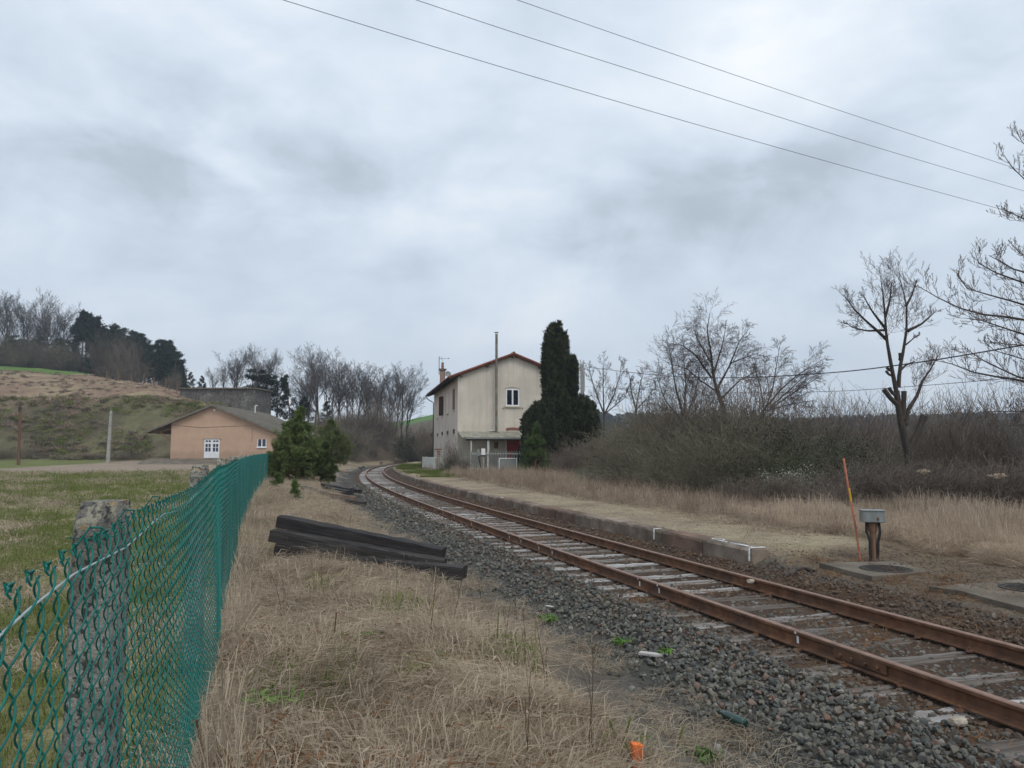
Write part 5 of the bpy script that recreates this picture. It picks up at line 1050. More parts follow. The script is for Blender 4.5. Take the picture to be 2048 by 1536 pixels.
FP = [far_pine(201, w=3.2), far_pine(202, crown=.75, w=3.4), far_pine(203, crown=.88, w=3.2, spiky=True), far_pine(204, crown=.45, w=2.5)]
gp = 'dark pines of the wood on the left hill'
rowp = [(178, 652), (188, 660), (198, 655), (208, 648), (216, 650), (224, 658), (233, 664), (242, 668), (252, 660), (262, 662), (272, 668), (282, 682), (292, 684), (300, 682), (310, 680), (318, 674), (328, 676), (336, 686), (344, 696), (350, 712), (356, 728), (362, 745)]
for row, (Y0, dy) in enumerate(((222, 0), (212, 14), (203, 26))):
    for k, (px, yt) in enumerate(rowp):
        fit(FP[(k + row) % 3 if row else (k % 2) + (k % 3 == 0)], 14.3, px + U(-3, 3) + row * 3, yt + dy + U(-3, 5), Y0 + U(0, 8) - .12 * (px - 180), U(0, 6.28), 'dark pine crowded in the wood on the left hill', gp, 1.0)
for px, yt, lab in ((152, 632, 'leftmost'), (163, 624, 'middle'), (174, 634, 'rightmost')):
    fit(FP[3], 14.3, px, yt, 222, U(0, 6.28), 'tall pine with bare orange trunk at the wood edge, %s of three' % lab, None, 1.25)
for k in range(16): fit(FP[k % 3], 14.3, -40 + k * 12, 668 + U(0, 22), 226 + U(0, 6), U(0, 6.28), 'low dark conifer under the bare trees of the left wood', 'low conifers under the left wood', 1.3)
for px, yt, lab in ((378, 742, 'small dark spiky conifer at the right end of the pine wood'), (396, 750, 'second small dark conifer right of the pine wood'), (410, 765, 'lowest small conifer left of the stone wall')): fit(FP[2], 14.3, px, yt, 196, U(0, 6.28), lab, None, 1.0)
fit(FP[1], 14.3, 518, 742, 148, 1.0, 'spreading dark pine behind the right end of the stone wall', None, 1.9); fit(FP[1], 14.3, 535, 752, 150, 2.0, 'second dark pine crowding behind the stone wall corner', None, 1.5)
fit(FP[2], 14.3, 582, 746, 138, 2.2, 'dark conical pine in front of the bare wood', None, 1.05); fit(FP[2], 14.3, 603, 790, 134, .3, 'smaller dark pine at the foot of the bare wood', None, 1.3); fit(FP[2], 14.3, 655, 800, 150, .9, 'dark conifer low among the bare trees', None, 1.1)
# ------------------------------------------------------------------ near pines
def near_pine(name, seed, h, w, label, loc_, m='needles', n=26, bush=1.0, per=11, low=.04, tl=.17):
    rg = np.random.RandomState(seed); b0 = grow(np.array([[0, 0, -.1]]), np.array([[0, 0, 1.]]), np.array([h * .97]), np.array([h * .018]), 8, .02, .03, rg, .15)
    s1 = spawn(b0, n, rg, low, .97, 1.1, .2, .45, 0); t = np.linspace(0, 1, n); L = w * (.42 + .58 * np.sin(np.pi * np.clip(t + .22, 0, 1)) ** 1) * (1 - t ** 2.2 * .8) * rg.uniform(.6, 1.15, n); b1 = grow(s1[0], s1[1], L, s1[3], 5, .12, .05, rg)
    s2 = spawn(b1, int(7 * bush), rg, .2, 1, .8, .5, .6, .4); b2 = grow(*s2, 3, .12, .10, rg); s3 = spawn(b2, 3, rg, .3, 1, .7, .5, .7, .3, .004); b3 = grow(*s3, 2, .1, .1, rg)
    A = [b3[0][:, 1:], b2[0][:, 1:], b1[0][:, 2:], b0[0][:, 6:]]; D = [b3[1][:, 1:], b2[1][:, 1:], b1[1][:, 2:], b0[1][:, 6:]]; c = np.concatenate([a.reshape(-1, 3) for a in A]); dd = np.concatenate([a.reshape(-1, 3) for a in D])
    c = np.repeat(c, per, 0); dd = np.repeat(dd, per, 0); d = dd * 1.1 + rg.normal(size=c.shape) * .6 + [0, 0, .25]; c = c + rg.normal(size=c.shape) * .03
    lf = kites(c, d, rg.uniform(.6, 1.15, len(c)) * tl, rg.uniform(.018, .03, len(c)), rg); cand = Hs(loc_[0], loc_[1])
    return plant(name, segs(b0), np.concatenate([segs(b1), segs(b2)]), 'pine_bark', 'pine_bark', (loc_[0], loc_[1], cand), label, 'pine', leaves=lf, m_leaf=m)
def XY(px, Y): p = P(px, 900, Y=Y); return p[0], Y
near_pine('pine_tree', 301, 4.25, 1.5, 'broad bushy young pine growing at the far end of the green fence', XY(594, 41), n=64, bush=1.5, per=12, tl=.2, low=.0)
near_pine('pine_tree', 306, 2.6, 1.25, 'low bushy part-grown pine leaning against the left of the broad one', XY(570, 40), n=34, bush=1.3, low=.0)
near_pine('pine_tree', 302, 2.5, .75, 'narrow young pine in front of the sleeper pieces', XY(653, 41), n=34, per=11, low=.0)
near_pine('pine_tree', 303, 5.0, 2.3, 'darker rounded pine standing behind the broad young pine', XY(664, 72), 'needles', n=60, bush=1.4, tl=.28, low=.0)
near_pine('pine_tree', 304, 4.0, 1.25, 'young light green pine growing in front of the clipped yew', XY(1070, 54), 'needles_young', n=38, bush=1.1, per=10, low=.02)
near_pine('pine_sapling', 305, .80, .30, 'small yellow-green pine sapling in the dry grass behind the nearest stack', XY(590, 24.5), 'needles_young', n=9, bush=.5, per=6, low=.25, tl=.08)
near_pine('pine_sapling', 307, .8, .4, 'small pine sapling close beside the fence under the broad pine', XY(556, 33), 'needles_young', n=12, bush=.6, per=7, low=.05, tl=.10)
# ------------------------------------------------------------------ clipped yew: a column over a broad lower mass
rg = np.random.RandomState(401); cs = []
for k in range(24):                                             # narrow upright columns of the top
    a = U(0, 6.28); q_ = math.sqrt(U()); x = 1.25 * q_ * math.cos(a); y = 1.1 * q_ * math.sin(a); cs.append((x * .80 - .15, y, 2.5, 12.2 - 1.7 * q_ ** 2 * U(.5, 1.1) - (.5 if x > .3 else 0) - .7 * U(), .27))
for k in range(7): cs.append((1.08 + .18 * U(-1, 1), .5 * U(-1, 1), 2.5, 9.4 - .9 * U(), .28))
for k in range(95):
    a = U(0, 6.28); q_ = math.sqrt(U()); x = 2.85 * q_ * math.cos(a); y = 1.9 * q_ * math.sin(a); cs.append((x + .12, y, 0., 6.25 - 1.3 * q_ ** 5 * U(.6, 1.2) - .5 * U() - (.5 if x < -1.2 else 0), .40))
cc, dd = [], []
for (x, y, z0, z1_, r) in cs:
    n_ = int((z1_ - z0) * 105); t = rg.uniform(0, 1, n_) ** .85; a = rg.uniform(0, 6.28, n_); rr_ = r * np.sqrt(np.clip(1 - t ** 6, .03, 1)) * rg.uniform(.75, 1.1, n_) * (.85 + .25 * np.sin(t * 9 + x * 5)); cc.append(np.stack([x + rr_ * np.cos(a), y + rr_ * np.sin(a), z0 + (z1_ - z0) * t], 1)); dd.append(np.stack([np.cos(a) * .55, np.sin(a) * .55, np.full(n_, 1.)], 1))
cc = np.repeat(np.concatenate(cc), 2, 0); dd = np.repeat(np.concatenate(dd), 2, 0); cc = cc + rg.normal(size=cc.shape) * .05; lf = kites(cc, dd + rg.normal(size=dd.shape) * .35, rg.uniform(.16, .44, len(cc)), rg.uniform(.06, .13, len(cc)), rg)
st_ = np.array([[c[0] * .4, c[1] * .4, -.3, c[0] * .9, c[1] * .9, c[3] - .4, .10, .03] for c in cs])
xy = XY(1119, 60); plant('yew_tree', st_, None, 'bark', None, (xy[0], xy[1], .3), 'very dark clipped yew with a tall column rising from a broad lower mass', 'tree', leaves=lf, m_leaf='yew')
# ------------------------------------------------------------------ named bare trees on the right
def PP(lst, Y): return [P(px, py, Y=Y) for px, py in lst]
def named_tree(name, trunk, limbs, Y, seed, label, n=(9, 6, 5), lr=(.5, .5, .5), up=.1, rmin=.006, wob=.14, yj=.6, tmin=.12, cat='tree', m=('bark', 'twig'), rr=.5, ang=.75):
    rg = np.random.RandomState(seed); base = np.array(PP([trunk[0][0]], Y)[0]); T = []; allb = []
    for pts, r0, r1 in trunk_norm(trunk, Y): allb.append((pts - base, r0, r1))
    tb = path_branch(allb, 10); lb_ = []
    for pl, r0, r1 in limbs:
        dy = rg.uniform(-yj, yj); q = np.array([P(px, py, Y=Y + dy * i / (len(pl) - 1)) for i, (px, py) in enumerate(pl)]) - base; lb_.append((q, r0, r1))
    lb = path_branch(lb_, 10); s1 = spawn(lb, n[0], rg, tmin, 1, ang, lr[0], rr, .55, rmin * 1.3); kp = rg.uniform(size=len(s1[0])) < np.repeat(np.clip(lb[3] / lb[3].max() * 1.5, .25, 1), n[0]); s1 = tuple(a[kp] for a in s1); b1 = grow(*s1, 5, wob, up, rg); s2 = spawn(b1, n[1], rg, .15, 1, .7, lr[1], .65, .4, rmin * 1.1); b2 = grow(*s2, 4, wob, up, rg, .6)
    s3 = spawn(b2, n[2], rg, .15, 1, .65, lr[2], .75, .4, rmin); b3 = grow(*s3, 3, wob, up, rg, .7)
    zb = base.copy(); return plant(name, np.concatenate([segs(tb), segs(lb)]), np.concatenate([segs(b1), segs(b2), segs(b3)]), m[0], m[1], tuple(zb), label, cat, nt=8)
def trunk_norm(tr, Y):
    return [(np.array(PP(tr[0], Y)), tr[1], tr[2])]
Yp = 27.0
named_tree('pollarded_tree', ([(1822, 985), (1815, 900), (1803, 850), (1797, 812), (1793, 782)], .165, .105),
    [([(1793, 785), (1783, 734), (1773, 677), (1770, 630), (1765, 581), (1759, 540)], .085, .008), ([(1797, 775), (1799, 740), (1806, 705), (1813, 662), (1813, 607), (1804, 574), (1797, 545)], .078, .008),
     ([(1774, 680), (1753, 660), (1732, 642), (1707, 617), (1688, 590)], .06, .012), ([(1770, 656), (1746, 625), (1734, 605), (1726, 588)], .05, .012), ([(1815, 662), (1843, 648), (1859, 634), (1874, 620)], .06, .012), ([(1812, 612), (1824, 590), (1832, 565)], .05, .012), ([(1771, 634), (1780, 600), (1784, 560)], .05, .012),
     ([(1770, 660), (1735, 662), (1705, 655), (1692, 645)], .045, .012), ([(1811, 850), (1815, 822), (1835, 790), (1845, 761), (1859, 742), (1876, 712)], .09, .015), ([(1801, 740), (1812, 730), (1830, 722)], .05, .015), ([(1811, 690), (1828, 676), (1840, 668)], .03, .01)], Yp, 501,
    'tall pollarded bare tree with cut stubs standing above the brambles', n=(18, 6, 5), lr=(.42, .52, .5), up=.08, rmin=.0046, rr=.12, ang=.7, wob=.08, tmin=.36)
# cut stubs of the pollard belong to its trunk
pt = bpy.data.objects['pollarded_tree']; q = MB(); O_ = np.array(pt.location)
for a, b, r in (((1798, 812), (1768, 779), .10), ((1794, 792), (1778, 776), .07), ((1806, 838), (1808, 782), .10), ((1816, 905), (1848, 832), .14), ((1785, 740), (1774, 735), .06), ((1787, 752), (1772, 742), .05), ((1800, 720), (1800, 706), .06)):
    A, B = P(*a, Y=Yp) - O_, P(*b, Y=Yp - .1) - O_; q.tube([A, A * .4 + B * .6 + np.array([0, 0, -.06]), B], [r, r * .85, r * .95], n=8)
q.build('stub', ['bark'], pt, smooth=False)
Ye = 16.0; TX = lambda x, y: (2330, y)
def ext(l, y): return [(2330, y), (2190, y * .5 + l[0][1] * .5 + 12)] + l
eL = [([(2048, 637), (1970, 630), (1921, 617), (1882, 599), (1855, 583), (1836, 572)], 700), ([(2048, 609), (2005, 597), (1960, 585), (1931, 576), (1914, 564), (1912, 544)], 680), ([(2048, 566), (2009, 552), (1970, 537), (1953, 523), (1949, 501)], 640),
      ([(2048, 762), (2000, 754), (1960, 749), (1921, 736), (1892, 722), (1864, 719)], 800), ([(2048, 669), (2009, 656), (1978, 646), (1953, 637), (1929, 636)], 720), ([(2048, 544), (2019, 536), (1996, 519), (1978, 511)], 600), ([(2048, 759), (2010, 742), (1985, 730), (1950, 712), (1925, 692)], 790),
      ([(2048, 358), (2022, 332), (2006, 308)], 480), ([(2048, 290), (2036, 270), (2030, 258)], 440), ([(2048, 438), (2028, 428), (2010, 421)], 540), ([(2048, 822), (2000, 823), (1965, 822)], 830), ([(2048, 848), (2010, 852), (1978, 850)], 850), ([(2048, 720), (2015, 708), (1985, 700), (1965, 680)], 760), ([(2048, 690), (2020, 690), (1990, 684)], 740), ([(2048, 512), (2030, 500), (2022, 486)], 580)]
named_tree('sycamore_tree', ([(2345, 1120), (2335, 900), (2330, 700), (2325, 420), (2320, 200)], .26, .08), [(ext(l, y), .05 if k < 7 else .034, .006) for k, (l, y) in enumerate(eL)], Ye, 502,
    'bare tree reaching in from the right edge with upturned knobbly twigs', n=(30, 5, 4), lr=(.18, .45, .45), up=.20, rmin=.0042, rr=.20, wob=.11, yj=1.2, ang=.8)
named_tree('bare_tree', ([(1452, 900), (1448, 818), (1438, 792)], .13, .10), [([(1438, 792), (1427, 755), (1421, 699), (1414, 662), (1420, 625)], .09, .012), ([(1436, 775), (1462, 726), (1485, 717), (1516, 706)], .06, .01), ([(1424, 757), (1392, 711), (1362, 689), (1340, 690)], .06, .01), ([(1428, 745), (1445, 690), (1452, 650)], .05, .01), ([(1425, 730), (1395, 680), (1385, 650)], .045, .01), ([(1440, 800), (1480, 760), (1530, 735)], .05, .01), ([(1436, 785), (1400, 760), (1370, 735), (1345, 730)], .05, .01), ([(1460, 728), (1480, 680), (1500, 655)], .04, .01)], 36.0, 503,
    'wide bare tree with fine arching twigs behind the bramble thicket', n=(22, 7, 5), lr=(.55, .5, .5), up=-.02, rmin=.0055, rr=.16, wob=.07)
named_tree('bare_tree', ([(1372, 900), (1368, 840)], .10, .08), [([(1368, 840), (1350, 770), (1340, 700), (1330, 680)], .06, .01), ([(1368, 835), (1372, 760), (1365, 700)], .06, .01), ([(1370, 840), (1390, 790), (1400, 730)], .05, .01), ([(1366, 845), (1330, 800), (1312, 750)], .05, .01), ([(1372, 845), (1420, 810), (1440, 770)], .04, .01)], 38.0, 504,
    'dense many-stemmed bare tree left of the wide bare tree', n=(20, 7, 5), lr=(.55, .5, .5), up=.02, rmin=.006, rr=.18, wob=.08)
named_tree('bare_tree', ([(1524, 880), (1526, 820)], .08, .07), [([(1526, 822), (1560, 780), (1597, 748), (1650, 716)], .05, .008), ([(1530, 820), (1545, 780), (1553, 730), (1560, 690)], .045, .008), ([(1535, 822), (1580, 790), (1640, 752)], .04, .008), ([(1530, 822), (1575, 810), (1630, 800)], .04, .008), ([(1528, 818), (1520, 770), (1505, 720)], .04, .008), ([(1540, 815), (1590, 770), (1625, 735)], .035, .008)], 35.0, 505,
    'leaning bare tree fanning out to the right over the thicket', n=(18, 8, 5), lr=(.42, .5, .5), up=-.03, rmin=.0055, rr=.18, wob=.08)
named_tree('bare_tree', ([(1208, 900), (1208, 828)], .13, .10), [([(1208, 828), (1190, 780), (1180, 745), (1176, 725)], .08, .015), ([(1208, 826), (1206, 770), (1208, 715)], .08, .015), ([(1209, 828), (1228, 790), (1240, 750), (1243, 722)], .08, .015), ([(1209, 828), (1250, 795), (1262, 760)], .06, .015)], 72.0, 506,
    'small bare tree standing just right of the concrete pole', n=(13, 7, 5), lr=(.33, .5, .5), up=.10, rmin=.011, rr=.28)
named_tree('bare_tree', ([(1272, 900), (1272, 820)], .12, .10), [([(1272, 820), (1262, 780), (1258, 745)], .08, .015), ([(1272, 818), (1280, 770), (1290, 735)], .08, .015), ([(1272, 820), (1300, 790), (1312, 770)], .06, .015)], 72.0, 507, 'small bare tree between the pole and the thicket', n=(12, 7, 5), lr=(.33, .5, .5), up=.10, rmin=.011, rr=.28)
# ------------------------------------------------------------------ shrubs
def shrub(name, seed, h, w, m, n=(34, 6, 5), up=.05, rmin=.006, wob=.16, leaf=None, cat='shrub', lsz=(.05, .10), ln_=4):
    rg = np.random.RandomState(seed); st = np.zeros((n[0], 3)); a = rg.uniform(0, 6.28, n[0]); q_ = np.sqrt(rg.uniform(0, 1, n[0])) * w * .35; st[:, 0] = q_ * np.cos(a); st[:, 1] = q_ * np.sin(a); st[:, 2] = -.1
    el = rg.uniform(.15, 1.0, n[0]); d = np.stack([np.cos(a) * el * w / h, np.sin(a) * el * w / h, np.full(n[0], 1.)], 1); b0 = grow(st, d, h * rg.uniform(.55, 1.05, n[0]), np.full(n[0], rmin * 2.2), 6, wob, up - .05, rg, .4)
    s1 = spawn(b0, n[1], rg, .15, 1, .7, .45, .7, .3, rmin * 1.2); b1 = grow(*s1, 4, wob, up, rg, .6); s2 = spawn(b1, n[2], rg, .15, 1, .7, .5, .8, .3, rmin); b2 = grow(*s2, 3, wob, up, rg, .7)
    lf = None
    if leaf:
        c = np.concatenate([b1[0][:, 1:].reshape(-1, 3), b2[0][:, 1:].reshape(-1, 3)]); c = np.repeat(c, ln_, 0) + rg.normal(size=(len(c) * ln_, 3)) * .10; c = c[rg.uniform(size=len(c)) < .75]; lf = kites(c, rg.normal(size=c.shape) + [0, 0, .3], rg.uniform(*lsz, len(c)), rg.uniform(lsz[0] * .6, lsz[1] * .7, len(c)), rg)
    e = empty(name, (0, 0, 0), 0, None, cat); V, Fc = tubes(np.concatenate([segs(b0), segs(b1), segs(b2)]), 3); mk('branches', V, Fc, m, e)
    if lf is not None: mk('foliage', lf[0], lf[1], leaf, e)
    return e
SR = shrub('bramble_shrub', 601, 2.2, 2.0, 'twig_red', (46, 7, 5)); SO = shrub('thorn_shrub', 602, 3.2, 2.6, 'twig_olive', (60, 8, 5), up=-.02, wob=.2); SD = shrub('ivy_shrub', 603, 2.8, 2.2, 'twig', (34, 6, 4), leaf='ivy', lsz=(.05, .10), ln_=2); SV = shrub('willow_shrub', 604, 3.2, 1.5, 'twig_red', (44, 6, 4), up=.16, wob=.08)
SL_ = shrub('blossom_shrub', 605, 1.6, 1.4, 'twig_red', (24, 5, 3), leaf='pale_leaf', lsz=(.04, .08), ln_=3)
def row(proto_, lst, label, group, sc=(.85, 1.2)):
    for px, Y, s_ in lst: x = P(px, 900, Y=Y)[0]; place(proto_, x, Y, U(0, 6.28), s_ * U(.92, 1.1), label, group, -.05)
row(SO, [(1310, 36, 1.0), (1345, 33, 1.05), (1385, 31, 1.15), (1425, 30, 1.2), (1330, 29, .8), (1400, 27.5, .85), (1460, 28, 1.05), (1500, 30, 1.1), (1480, 33, 1.2), (1365, 36, 1.2), (1290, 33, .8), (1540, 31, 1.1), (1440, 25.5, .7), (1575, 28, .9), (1625, 30, .95), (1660, 28, .8), (1530, 26, .75), (1600, 25.5, .65), (1700, 29, .8), (1390, 38, 1.45), (1350, 38, 1.35), (1320, 40, 1.3), (1430, 36, 1.4), (1475, 37, 1.35), (1410, 42, 1.6)], 'grey-olive thorny shrub in the middle of the thicket', 'olive thorn shrubs of the thicket')
row(SD, [(1500, 27, .8), (1560, 29, .95), (1600, 27, .8), (1645, 27, .8), (1585, 24.5, .62), (1710, 26, .7), (1515, 24.5, .6), (1660, 24, .55)], 'dark ivy-leaved shrub in the thicket behind the tall dry grass', 'ivy shrubs of the thicket')
row(SV, [(1330, 34, 1.25), (1370, 32, 1.2), (1410, 33, 1.35), (1455, 31, 1.25), (1500, 33, 1.3), (1545, 32, 1.1), (1290, 38, 1.1), (1580, 33, 1.05)], 'upright twiggy shrub poking out of the top of the olive thicket', 'twiggy shrubs on top of the thicket')
row(SR, [(1150, 52, 1.0), (1175, 48, 1.0), (1200, 44, 1.0), (1225, 42, 1.1), (1255, 40, 1.1), (1285, 38, 1.0), (1215, 50, 1.3), (1250, 48, 1.4), (1185, 40, .7), (1235, 36, .75), (1270, 33, .7), (1280, 46, 1.4), (1310, 42, 1.3), (1135, 56, .9), (1165, 58, 1.2)], 'purplish-brown bramble shrub right of the clipped yew', 'brown brambles right of the yew')
row(SR, [(1700, 22, .7), (1745, 22, .75), (1790, 21, .7), (1830, 22, .8), (1870, 21, .75), (1915, 21, .8), (1960, 20, .75), (2005, 21, .9), (2050, 20, .9), (1765, 25, .8), (1850, 25, .75), (1930, 24, .75), (1990, 24, .8), (2060, 24, .85), (1570, 21.5, .5), (1530, 21.5, .45), (1620, 21, .55), (1480, 22, .42), (1660, 20, .5), (1890, 28, .85), (2020, 28, .9)], 'tangled brown bramble shrub on the right behind the blond grass', 'brown brambles on the right')
row(SV, [(1650, 38, 1.0), (1690, 36, 1.1), (1730, 34, 1.0), (1860, 30, 1.0), (1895, 29, 1.15), (1930, 31, 1.2), (1965, 30, 1.0), (1720, 40, 1.3), (1600, 40, .9), (1845, 34, 1.2), (1910, 36, 1.4), (2000, 30, 1.2), (2040, 28, 1.2), (1870, 40, 1.5), (1640, 45, 1.3), (1760, 38, 1.1)], 'thin upright bare shrub rising behind the thicket', 'upright bare shrubs behind the thicket')
row(SO, [(1750, 30, .7), (1850, 27, .6), (1900, 26, .62), (1950, 27, .65), (1820, 32, .75), (2000, 26, .6), (2050, 25, .62), (1700, 32, .8), (1780, 35, .85), (1240, 60, 1.2), (1190, 64, 1.2), (1290, 56, 1.3)], 'dull olive shrub among the brambles on the right', 'olive shrubs among the right brambles')
row(SL_, [(1175, 37, .6), (1205, 35.5, .55), (1220, 38, .6)], 'low shrub with pale seed heads in front of the brown brambles', 'pale-seeded shrubs'); row(SL_, [(1590, 23.0, .8), (1565, 23.6, .7), (1700, 23.5, .75)], 'shrub with pale green leaf tips in the thicket', 'pale-leaved shrubs in the thicket')
gu = 'brown undergrowth shrubs beyond the track bend'
for k in range(64):
    px = 640 + 232 * U(); Y = U(112, 158); pr = (SR, SO, SV, SR)[k % 4]; x = P(px, 900, Y=Y)[0]; s_, n_ = to_track(np.array([x]), np.array([Y]))
    if abs(n_[0]) < 7: continue
    place(pr, x, Y, U(0, 6.28), U(1.6, 2.8), 'bare brown shrub in the undergrowth beyond the bend of the track', gu, -.2)
for k in range(12): place(SD, P(805 + 60 * U(), 900, Y=128)[0], U(135, 150), U(0, 6.28), U(1.3, 2.2), 'dark evergreen bush beyond the bend of the track', 'dark bushes beyond the bend', -.2)
for k in range(14): px = 575 + 110 * U(); place(SR if k % 2 else SO, P(px, 900, Y=110)[0], U(100, 118), U(0, 6.28), U(1.1, 1.7), 'brown shrub behind the young pines', 'brown shrubs behind the young pines', -.2)
for k in range(24): px = -60 + 230 * U(); Y = U(215, 228); place((SR, SO)[k % 2], P(px, 900, Y=Y)[0], Y, U(0, 6.28), U(2.2, 3.6), 'dark undergrowth bush along the foot of the left wood', 'bushes at the foot of the left wood', -.3)
for k in range(14): px = 190 + 160 * U(); Y = U(190, 200) - .15 * (px - 190); place(SV if k % 3 else SR, P(px, 900, Y=Y)[0], Y, U(0, 6.28), (U(2.6, 3.4) if 205 < px < 255 else U(.8, 1.6)), 'reddish bare bush in front of the dark pines', 'bare bushes in front of the pines', -.3)
for k in range(8):
    px = -40 + 420 * U(); Y = U(99, 103); place(SO if k % 2 else SR, P(px, 900, Y=Y)[0], Y, U(0, 6.28), (U(.9, 1.5), U(.9, 1.5), U(.35, .6)), 'low scrubby bush on the dark embankment', 'scrub bushes on the embankment', -.1)
place(SV, P(903, 900, Y=62.5)[0], 62.5, .5, .72, 'bare thin bush against the station corner', None); place(SR, P(925, 900, Y=63)[0], 63, 1.5, .55, 'low twiggy bush at the foot of the station gable', None); place(SD, P(862, 900, Y=92)[0], 92, 1.5, .8, 'dark round bush behind the white board fence', None)
place(SV, P(845, 900, Y=100)[0], 102, .5, 1.4, 'bare bush beyond the station on the inside of the bend', None); place(SD, P(890, 900, Y=62)[0], 62, .5, .32, 'small dark green bush by the board fence', None)
# dead hogweed with flat seed heads
for k, (px, pt_, pb, lab) in enumerate([(1852, 938, 1045, 'dead hogweed stalk with a small flat seed head on the right'), (2000, 946, 1050, 'dead hogweed stalk with a broad flat seed head at the right edge')]):
    Y = 17.5 - k; A = P(px, pb, Y=Y); z0 = Hs(A[0], Y); B = P(px, pt_, Y=Y); h_ = B[2] - z0; e = empty('dead_hogweed', (A[0], Y, z0), 0, lab, 'dead plant'); q = MB(); q.tube([(0, 0, -.05), (.03, 0, h_ * .5), (0, 0, h_ - .12)], [.012, .010, .007], n=5); q.build('stem', ['twig_olive'], e)
    rg = np.random.RandomState(k); q = MB()
    for i in range(26):
        a = rg.uniform(0, 6.28); r_2 = (.14 + .04 * k) * math.sqrt(rg.uniform()); tip = Vector((r_2 * math.cos(a), r_2 * math.sin(a), h_ - .01 - r_2 * .25)); q.tube([(0, 0, h_ - .13), tip], [.003, .002], n=3)
        for j in range(3): q.add([tip + Vector(rg.normal(size=3) * .018) for _ in range(3)], [(0, 1, 2)])
    q.build('seed_head', ['pale_grass'], e)
# ------------------------------------------------------------------ grass, stones and litter (stuff)
def tuft(name, seed, n, rad, ln, m, lay=.8, w=.004, curl=.5):
    rg = np.random.RandomState(seed); b = np.zeros((n, 3)); b[:, :2] = rg.normal(size=(n, 2)) * rad; az = rg.normal(size=n) * .9; L = rg.uniform(*ln, n); upv = np.clip(1 - lay + rg.normal(size=n) * .25, .05, 1.2)
    hd = np.stack([np.cos(az), np.sin(az), np.zeros(n)], 1); t = b + hd * (L * lay)[:, None] * 1.0; t[:, 2] = L * upv * (1 - curl * .6); mid = b + hd * (L * lay * .42)[:, None]; mid[:, 2] = L * upv * .75 + .01; t[:, :2] += rg.normal(size=(n, 2)) * .03
    V, Fc = blades(b, t, rg.uniform(w * .6, w * 1.4, n), rg, mid); V[:, 2] -= .01; return proto(name, V, Fc, m)
def region(n, f, x0, x1, y0, y1, rg):
    x = rg.uniform(x0, x1, n); y = rg.uniform(y0, y1, n); k = rg.uniform(size=n) < f(x, y); return x[k], y[k]
def do_scatter(name, x, y, protos_, rg, sc=(.8, 1.25), flow=None, tilt=.15, label=None, dz=0.0, brown=None, scl=None, free=False, cat=None):
    z = H(x, y) + dz; n = len(x); rot = np.zeros((n, 3)); rot[:, 2] = (flow(x, y) + rg.normal(size=n) * .5) if flow else rg.uniform(0, 6.28, n)
    if free: rot = rg.uniform(0, 6.28, (n, 3))
    else: rot[:, 0] = rg.normal(size=n) * tilt; rot[:, 1] = rg.normal(size=n) * tilt
    s_ = rg.uniform(*sc, n) if scl is None else scl
    return scatter(name, np.stack([x, y, z], 1), rot, s_, protos_, rg.randint(0, len(protos_), n), brown, 'stuff', label, cat)
rg = np.random.RandomState(77)
flowf = lambda x, y: 6.0 * vnoise(x, y, .45, 41) * 2.2 + 3 * vnoise(x, y, 1.1, 42) - .6
vis = lambda x, y: np.abs(x) < .76 * y + 2.2
dens = lambda y, a, b: np.clip((a / np.maximum(y, 1)) ** b, 0, 1)
tD = [tuft('tuft', k, 34, .07, (.14, .34), 'dry_grass', .78, .0042) for k in range(4)]
tU = [tuft('tuft', 10 + k, 22, .05, (.22, .5), 'dry_grass', .35, .0036) for k in range(2)]
def strip(x, y): s, n = to_track(x, y); return ((n < -3.72 + .7 * vnoise(x, y, .7, 51)) & (x > fx_line(y) - .1) & vis(x, y))
x, y = region(150000, lambda x, y: strip(x, y) * dens(y, 9, 1.4), -22, 4, 1.6, 60, rg)
do_scatter('dry_grass', x, y, tD, rg, flow=flowf, label='matted pale dry grass covering the strip beside the fence', scl=rg.uniform(.7, 1.3, len(x)) * np.clip(.9 + y / 45, .9, 1.8))
x, y = region(26000, lambda x, y: strip(x, y) * dens(y, 10, 1.2) * (vnoise(x, y, .35, 52) > .02), -22, 4, 1.6, 60, rg); do_scatter('standing_grass', x, y, tU, rg, flow=flowf, label='upright dry grass stalks in patches on the strip')
x, y = region(14000, lambda x, y: (abs(x - fx_line(y) - .12) < .16) * dens(y, 12, 1), -18, 1, 1.2, 46, rg); do_scatter('fence_foot_grass', x, y, tU, rg, sc=(.9, 1.5), label='taller dry grass growing along the foot of the fence')
tG = [tuft('tuft', 20 + k, 30, .06, (.05, .13), 'green_grass', .5, .0045) for k in range(3)]
x, y = region(9000, lambda x, y: strip(x, y) * dens(y, 9, 1.2) * (vnoise(x, y, .9, 53) > .14), -20, 4, 1.6, 40, rg); do_scatter('green_tufts', x, y, tG, rg, sc=(1.2, 2.2), label='green grass showing through the dry mat', dz=.03)
mead = lambda x, y: (x < fx_line(y) - .1) & vis(x, y)
tGd = [tuft('tuft', 30 + k, 30, .09, (.06, .16), 'dry_grass', .7, .005) for k in range(2)]
x, y = region(160000, lambda x, y: mead(x, y) * dens(y, 7, 1.5), -40, 1, 1.2, 54, rg); ix = (vnoise(x, y, .7, 21) + rg.normal(size=len(x)) * .16 > .10)
do_scatter('meadow_grass', x[~ix], y[~ix], tG, rg, label='short green meadow grass behind the fence', scl=rg.uniform(.8, 1.4, (~ix).sum()) * np.clip(.8 + y[~ix] / 25, 1, 2.6)); do_scatter('meadow_dry_grass', x[ix], y[ix], tGd, rg, label='short yellowed grass in the meadow behind the fence', scl=rg.uniform(.8, 1.4, ix.sum()) * np.clip(.8 + y[ix] / 25, 1, 2.6))
